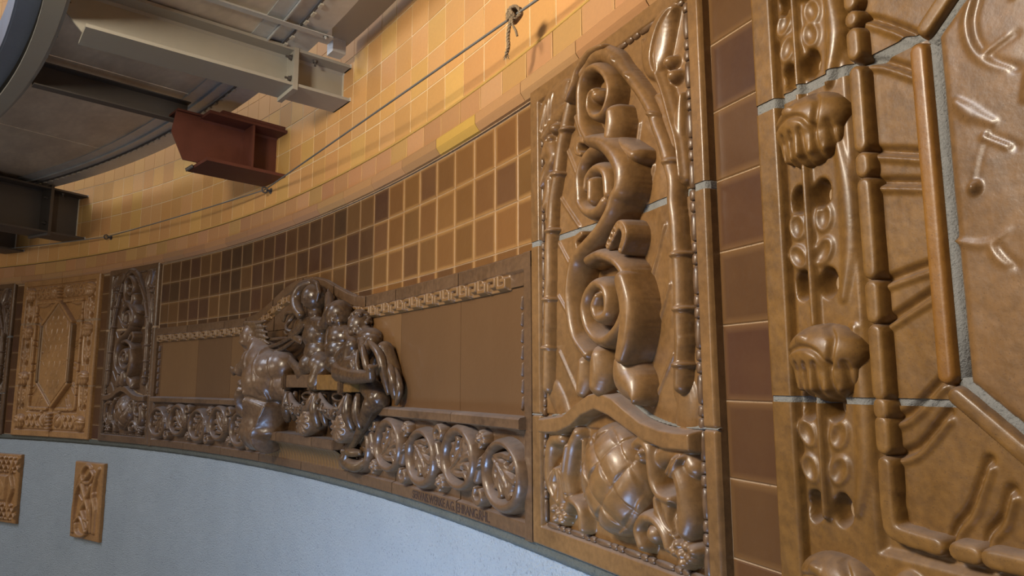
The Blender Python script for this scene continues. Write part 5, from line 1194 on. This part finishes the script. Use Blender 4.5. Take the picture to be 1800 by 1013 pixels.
# ================================================================== steelwork
def isec(w_, h_, tw, tf):
    a, b, c, d = w_ / 2, tw / 2, h_, tf
    return [(-a, 0), (a, 0), (a, d), (b + .012, d), (b, d + .012), (b, c - d - .012), (b + .012, c - d), (a, c - d), (a, c), (-a, c), (-a, c - d), (-b - .012, c - d), (-b, c - d - .012), (-b, d + .012), (-b - .012, d), (-a, d)]
def bolt(parent, loc, axis, r=.012, l=.03, m=M_BEAMD):
    key = ('bolt', r, l, m.name)
    if key not in cache:
        mb = MB(); mb.prism([(r * math.cos(i * PI / 3), r * math.sin(i * PI / 3)) for i in range(6)], 0, l * .45, 2); mb.tube([(0, 0, 0), (0, 0, l)], r * .5, 8); mb.tube([(0, 0, -.003), (0, 0, 0)], r * 1.5, 12); cache[key] = mb.me('bolt', m)
    o = link('bolt', cache[key], parent); o.location = loc; o.rotation_euler = Vector(axis).to_track_quat('Z', 'Y').to_euler(); return o
def beam(name, s, z, w_, h_, tw, tf, d0, d1, m, lab, grp, nose=False):
    root = empty(name, s, z); tag(root, lab, 'beam', grp)
    P = isec(w_, h_, tw, tf)
    if nose:   # flanges stop short, the web runs on with a sloping cut to meet the ring
        MB().prism(P, -(d1 - .13), -d0, 1).obj('i_section', m, root)
        q = d1 - .13; MB().add([(x, -d, v) for x in (-tw / 2, tw / 2) for d, v in ((q, tf), (q, h_ - .002), (d1 - .052, h_ - .002), (d1 - .052, h_ * .5))], [(0, 1, 2, 3), (7, 6, 5, 4), (0, 4, 5, 1), (1, 5, 6, 2), (2, 6, 7, 3), (3, 7, 4, 0)]).obj('web_plate', m, root)
    else: MB().prism(P, -d1, -d0, 1).obj('i_section', m, root)
    return root
def end_plate(root, d, w_, h_, over, m, name='end_plate', t=.012):
    o = MB().box(-w_ / 2, w_ / 2, -d - t, -d, -over, h_ + over).obj(name, m, root); return o
# beam bolted to its stub
def bolted_pair(s, z, w_, h_, dj, m, lab1, lab2, end=1.325, tw=.010, tf=.015):
    st = beam('stub_beam', s, z, w_, h_, tw, tf, -.05, dj - .012, m, lab2, 'stub beams set in the tiled wall')
    end_plate(st, dj - .012, w_ + .01, h_, .02, m)
    b = beam('steel_beam', s, z, w_, h_, tw, tf, dj + .012, end, m, lab1, 'steel beams under the platform', nose=True)
    ep = end_plate(b, dj, w_ + .01, h_, .02, m)
    for x in (-.35, .35):
        for v in (.22, .78): bolt(ep, (x * w_, -dj - .012, v * h_), (0, -1, 0))
    bolt(st, (w_ * .30, -dj * .62, h_ - tf), (0, 0, -1)); 
    MB().prism([(x, v) for x, v in isec(w_ + .006, h_ + .004, tw + .008, tf + .004)], -.012, .004, 1).obj('mortar_collar', M_EDGE, st)
    return st, b
bolted_pair(1.600, H0 + 1.452, .195, .198, .305, M_BEAM, 'taupe painted steel beam bolted up under the platform, nearest and largest in view', 'short taupe stub beam set in the yellow tiles, upper middle')
bolted_pair(5.42, H0 + 1.230, .29, .39, .30, M_BEAMD, 'dark painted steel beam at the left edge, deeper than the others', 'dark stub beam at the left above the thin wall cable')
bolted_pair(6.34, H0 + 1.200, .29, .39, .30, M_BEAMD, 'farthest dark beam behind the deep one at the left edge', 'farthest dark stub beam low at the left edge')
# rusty stub
rs_ = beam('rusty_stub_beam', 2.445, H0 + 1.225, .295, .295, .012, .018, -.05, .47, M_RUST, 'red-brown rusty stub beam with a cut nose, sticking out of the tiles', None)
MB().add([(x, -d, v) for x in (-.006, .006) for d, v in ((.47, .02), (.47, .293), (.60, .293), (.62, .17), (.55, .02))], [(0, 1, 2, 3, 4), (9, 8, 7, 6, 5), (0, 5, 6, 1), (1, 6, 7, 2), (2, 7, 8, 3), (3, 8, 9, 4), (4, 9, 5, 0)]).obj('web_nose', M_RUST, rs_)
for sx in (-1, 1): MB().box(sx * .140, sx * .006, -.215, -.203, .018, .277).obj('stiffener', M_RUST, rs_)
MB().box(.04, .15, -.40, -.02, .295, .312).obj('packing_plate', M_RUST, rs_)
MB().box(-.15, .02, -.60, -.06, .295, .306).obj('packing_plate', M_RUST, rs_)
wv = MB()
for i in range(9): wv.tube([(-.147 + .012 * i, -.475, .0), (-.147 + .012 * i, -.482, .018)], .005, 6)
wv.obj('weld_bead', M_BEAMD, rs_, smooth=True)
# channel joist from the rusty stub to the ring
j = empty('channel_joist', 2.55, H0 + 1.492); tag(j, 'dark steel channel joist running from the rusty stub to the ring', 'beam')
MB().prism([(-.03, 0), (.03, 0), (.03, .006), (-.024, .006), (-.024, .124), (.03, .124), (.03, .130), (-.03, .130)], -1.258, -.50, 1).obj('channel_section', M_BEAMD, j)
MB().box(-.05, -.03, -1.258, -.52, .118, .130).obj('packing_strip', M_GALV, j)
# ring beam round the opening
ring = empty('ring_beam', 3.0, H0 + 1.50); tag(ring, 'curved grey steel ring beam with a bluish inner side, top left corner', 'beam')
def arc(name, parent, s0_, s1_, z0, z1, d0, d1, m, n_=80, base=(3.0, 0.0)):
    V, F = arc_box(base[0] - s1_, base[0] - s0_, z0, z1, d0, d1, n_); o = MB().add(V, F).obj(name, m, parent, bent=True); return o
arc('flange', ring, -3.5, 11, 0.0, .010, 1.275, 1.345, M_BEAM); arc('web', ring, -3.5, 11, .010, .155, 1.26, 1.272, M_BEAM)
arc('top_flange', ring, -3.5, 11, .150, .160, 1.262, 1.345, M_BEAM)
arc('toe_plate', ring, -3.5, 11, .05, .060, 1.345, 1.42, M_RING); arc('toe_rim', ring, -3.5, 11, .055, .23, 1.42, 1.428, M_RING)
for i in range(24):
    for dz in (.05, .10):
        a = (3.0 - (-1 + i * .42)) / R; r_ = R - 1.26; o = bolt(ring, (r_ * math.sin(a), r_ * math.cos(a) - R + .001, dz), (math.sin(a), math.cos(a), 0), .006, .010, M_BEAMD)
# platform deck
deck = empty('platform_deck', 3.0, H0 + 1.652); tag(deck, 'galvanised sheet steel deck of the ring platform overhead', 'platform')
for i in range(19):
    a = -3.5 + i * .75; arc('deck_sheet', deck, a + .002, a + .748, .006 + .002 * (i % 2), .012 + .002 * (i % 2), .50, 1.258, M_DECK, 8)
arc('edge_angle', deck, -3.5, 11, 0, .008, .455, .525, M_GALV); arc('edge_strip', deck, -3.5, 11, .010, .016, .375, .46, M_GALV); arc('edge_lip', deck, -3.5, 11, -.012, .012, .447, .453, M_GALV)
arc('edge_tray', deck, -3.5, 11, -.002, .004, .245, .365, M_GALV); arc('tray_lip', deck, -3.5, 11, -.002, .02, .366, .371, M_BEAMD)
V, F = [], []
for i in range(150):
    a = -3.2 + i * .092; v_, f_ = arc_box(3 - a - .018, 3 - a + .018, -.010, -.003, .358, .372, 1); k = len(V); V += v_; F += [tuple(x + k for x in f) for f in f_]
o = MB().add(V, F).obj('lip_tab', M_EDGE, deck, bent=True); o['kind'] = 'stuff'
# hollow rail near the wall, right of the nearest beam
rail = empty('edge_rail', 0, H0 + 1.72); tag(rail, 'curved grey hollow rail close to the tiles at the top, ending over the stub', 'rail')
V, F = arc_box(-1.47, 3.4, 0, .08, .06, .20, 40); MB().add(V, F).obj('hollow_section', M_BEAM, rail, bent=True)
o = MB().box(-.035, .035, -.035, .035, -.072, 0).obj('packing_block', M_GALV, rail); a = -1.44 / R; o.location = ((R - .12) * math.sin(a), (R - .12) * math.cos(a) - R, 0); o.rotation_euler = (0, 0, -a)
br_ = empty('hanger_bracket', 1.33, H0 + 1.655); tag(br_, 'galvanised angle bracket with one bolt beside the rail', 'bracket')
MB().box(-.035, .035, -.27, -.264, .0, .16).obj('plate', M_GALV, br_); MB().box(.035, .041, -.27, -.21, .0, .16).obj('plate_return', M_GALV, br_); MB().box(-.035, .035, -.27, -.20, -.006, 0).obj('foot', M_GALV, br_); bolt(br_, (0, -.271, .07), (0, -1, 0), .010, .014, M_GALV)
bar = empty('galvanised_bar', 1.265, H0 + 1.632); tag(bar, 'thin galvanised angle bar under the deck sheets right of the nearest beam', 'bar')
MB().prism([(-.018, 0), (.018, 0), (.018, .004), (-.014, .004), (-.014, .03), (-.018, .03)], -1.26, -.22, 1).obj('angle_section', M_GALV, bar); bolt(bar, (0.0, -.25, 0), (0, 0, -1), .009, .012, M_GALV)
post = empty('guard_post', 3.6, H0 + 1.66, 1.45); tag(post, 'dark bluish upright post seen through the opening, top left corner', 'post')
MB().box(-.04, .04, -.03, .03, 0, 2.2).obj('upright', M_RING, post)

# ================================================================== cable, eyes, rope
def eye(s, z, lab):
    root = empty('eye_bolt', s, H0 + z); tag(root, lab, 'eye bolt', 'eye bolts holding the wall cable')
    MB().tube([(0, .01, 0), (0, -.03, 0)], .007, 8).obj('shank', M_BEAMD, root, smooth=True); MB().tube([(0, 0, 0), (0, -.006, 0)], .020, 12).obj('washer', M_BEAMD, root)
    MB().tube([(0, -.045 + .017 * math.cos(t), .017 * math.sin(t)) for t in np.linspace(0, 2 * PI, 17)[:-1]], .0055, 8, True).obj('ring', M_BEAMD, root, smooth=True)
E1 = (2.49, 1.178); E2 = (4.868, 1.198); E3 = (7.3, 1.24)
eye(*E1, 'eye bolt just below the rusty stub beam'); eye(*E2, 'eye bolt on the yellow tiles right of the dark stub beam'); eye(*E3, 'eye bolt beyond the left edge of the photo')
root = empty('wall_cable', E1[0], H0 + E1[1]); tag(root, 'thin steel cable strung along the yellow tiles from eye to eye', 'cable')
eye(CABLE0[0], CABLE0[1], "eye bolt at the right end of the wall cable, beyond the top of the photo")
pts = [wall_point(CABLE0[0], H0 + CABLE0[1], CABLE0[2]), wall_point(E1[0], H0 + E1[1], .045), wall_point(E2[0], H0 + E2[1], .045), wall_point(E3[0], H0 + E3[1], .045)]
bpy.context.view_layer.update(); inv = root.matrix_world.inverted()
for a, b in zip(pts[:-1], pts[1:]):
    n_ = 30; P = [a.lerp(b, i / n_) - Vector((0, 0, .02 * 4 * (i / n_) * (1 - i / n_) * (0.0 if a is pts[0] else .4))) for i in range(n_ + 1)]
    MB().tube([tuple(inv @ q) for q in P], .0042, 8).obj('cable_span', M_CABLE, root, smooth=True)
# rope knotted on the cable
kn = wall_point(*KNOT[:1], H0 + KNOT[1], KNOT[2]); rr_ = bpy.data.objects.new('rope_knot', None); COL.objects.link(rr_); rr_.location = kn; rr_.rotation_euler = (0, 0, phi_of(KNOT[0]) - PI / 2)
tag(rr_, 'frayed sisal rope knotted round the wall cable, hanging in front of the yellow tiles', 'rope')
def rope(name, P, r=.0045):
    P = [Vector(p_) for p_ in spline([tuple(p_) for p_ in P], 8)]; mb = MB()
    for k in range(3):
        Q = []
        for i, p_ in enumerate(P):
            t = (P[min(i + 1, len(P) - 1)] - P[max(i - 1, 0)]).normalized(); x = t.orthogonal().normalized(); y = t.cross(x); a = i * .75 + k * 2.094; Q.append(tuple(p_ + (x * math.cos(a) + y * math.sin(a)) * r * .55))
        mb.tube(Q, r * .62, 6)
    mb.obj(name, M_ROPE, rr_, smooth=True)
ro = random.Random(2)
for k in range(3):
    c = Vector((-.012 + .010 * k, 0, .002 * k)); q = [(c.x + .006 * math.sin(t * 2), c.y + .019 * math.cos(t), c.z + .017 * math.sin(t)) for t in np.linspace(0, 2 * PI, 9)]; rope('coil', q, .0050)
rope('coil', [(-.02, -.015, -.01), (0, -.022, .012), (.022, -.010, .016), (.026, .004, -.004), (.008, -.006, -.016)], .0050)
rope('tail', [(.0, -.012, -.012), (-.010, -.014, -.035), (-.026, -.010, -.062), (-.030, -.006, -.088), (-.048, -.004, -.108)], .0055)
rope('tail', [(.004, -.010, -.012), (.006, -.012, -.035), (.016, -.006, -.060), (.020, -.004, -.078)], .0036)
fb = MB()
for i in range(14):
    a = Vector((-.046, -.004, -.104)); fb.tube([tuple(a), tuple(a + Vector((ro.uniform(-.018, .006), ro.uniform(-.008, .008), ro.uniform(-.022, -.004))))], .0009, 4)
fb.obj('frayed_end', M_ROPE, rr_)
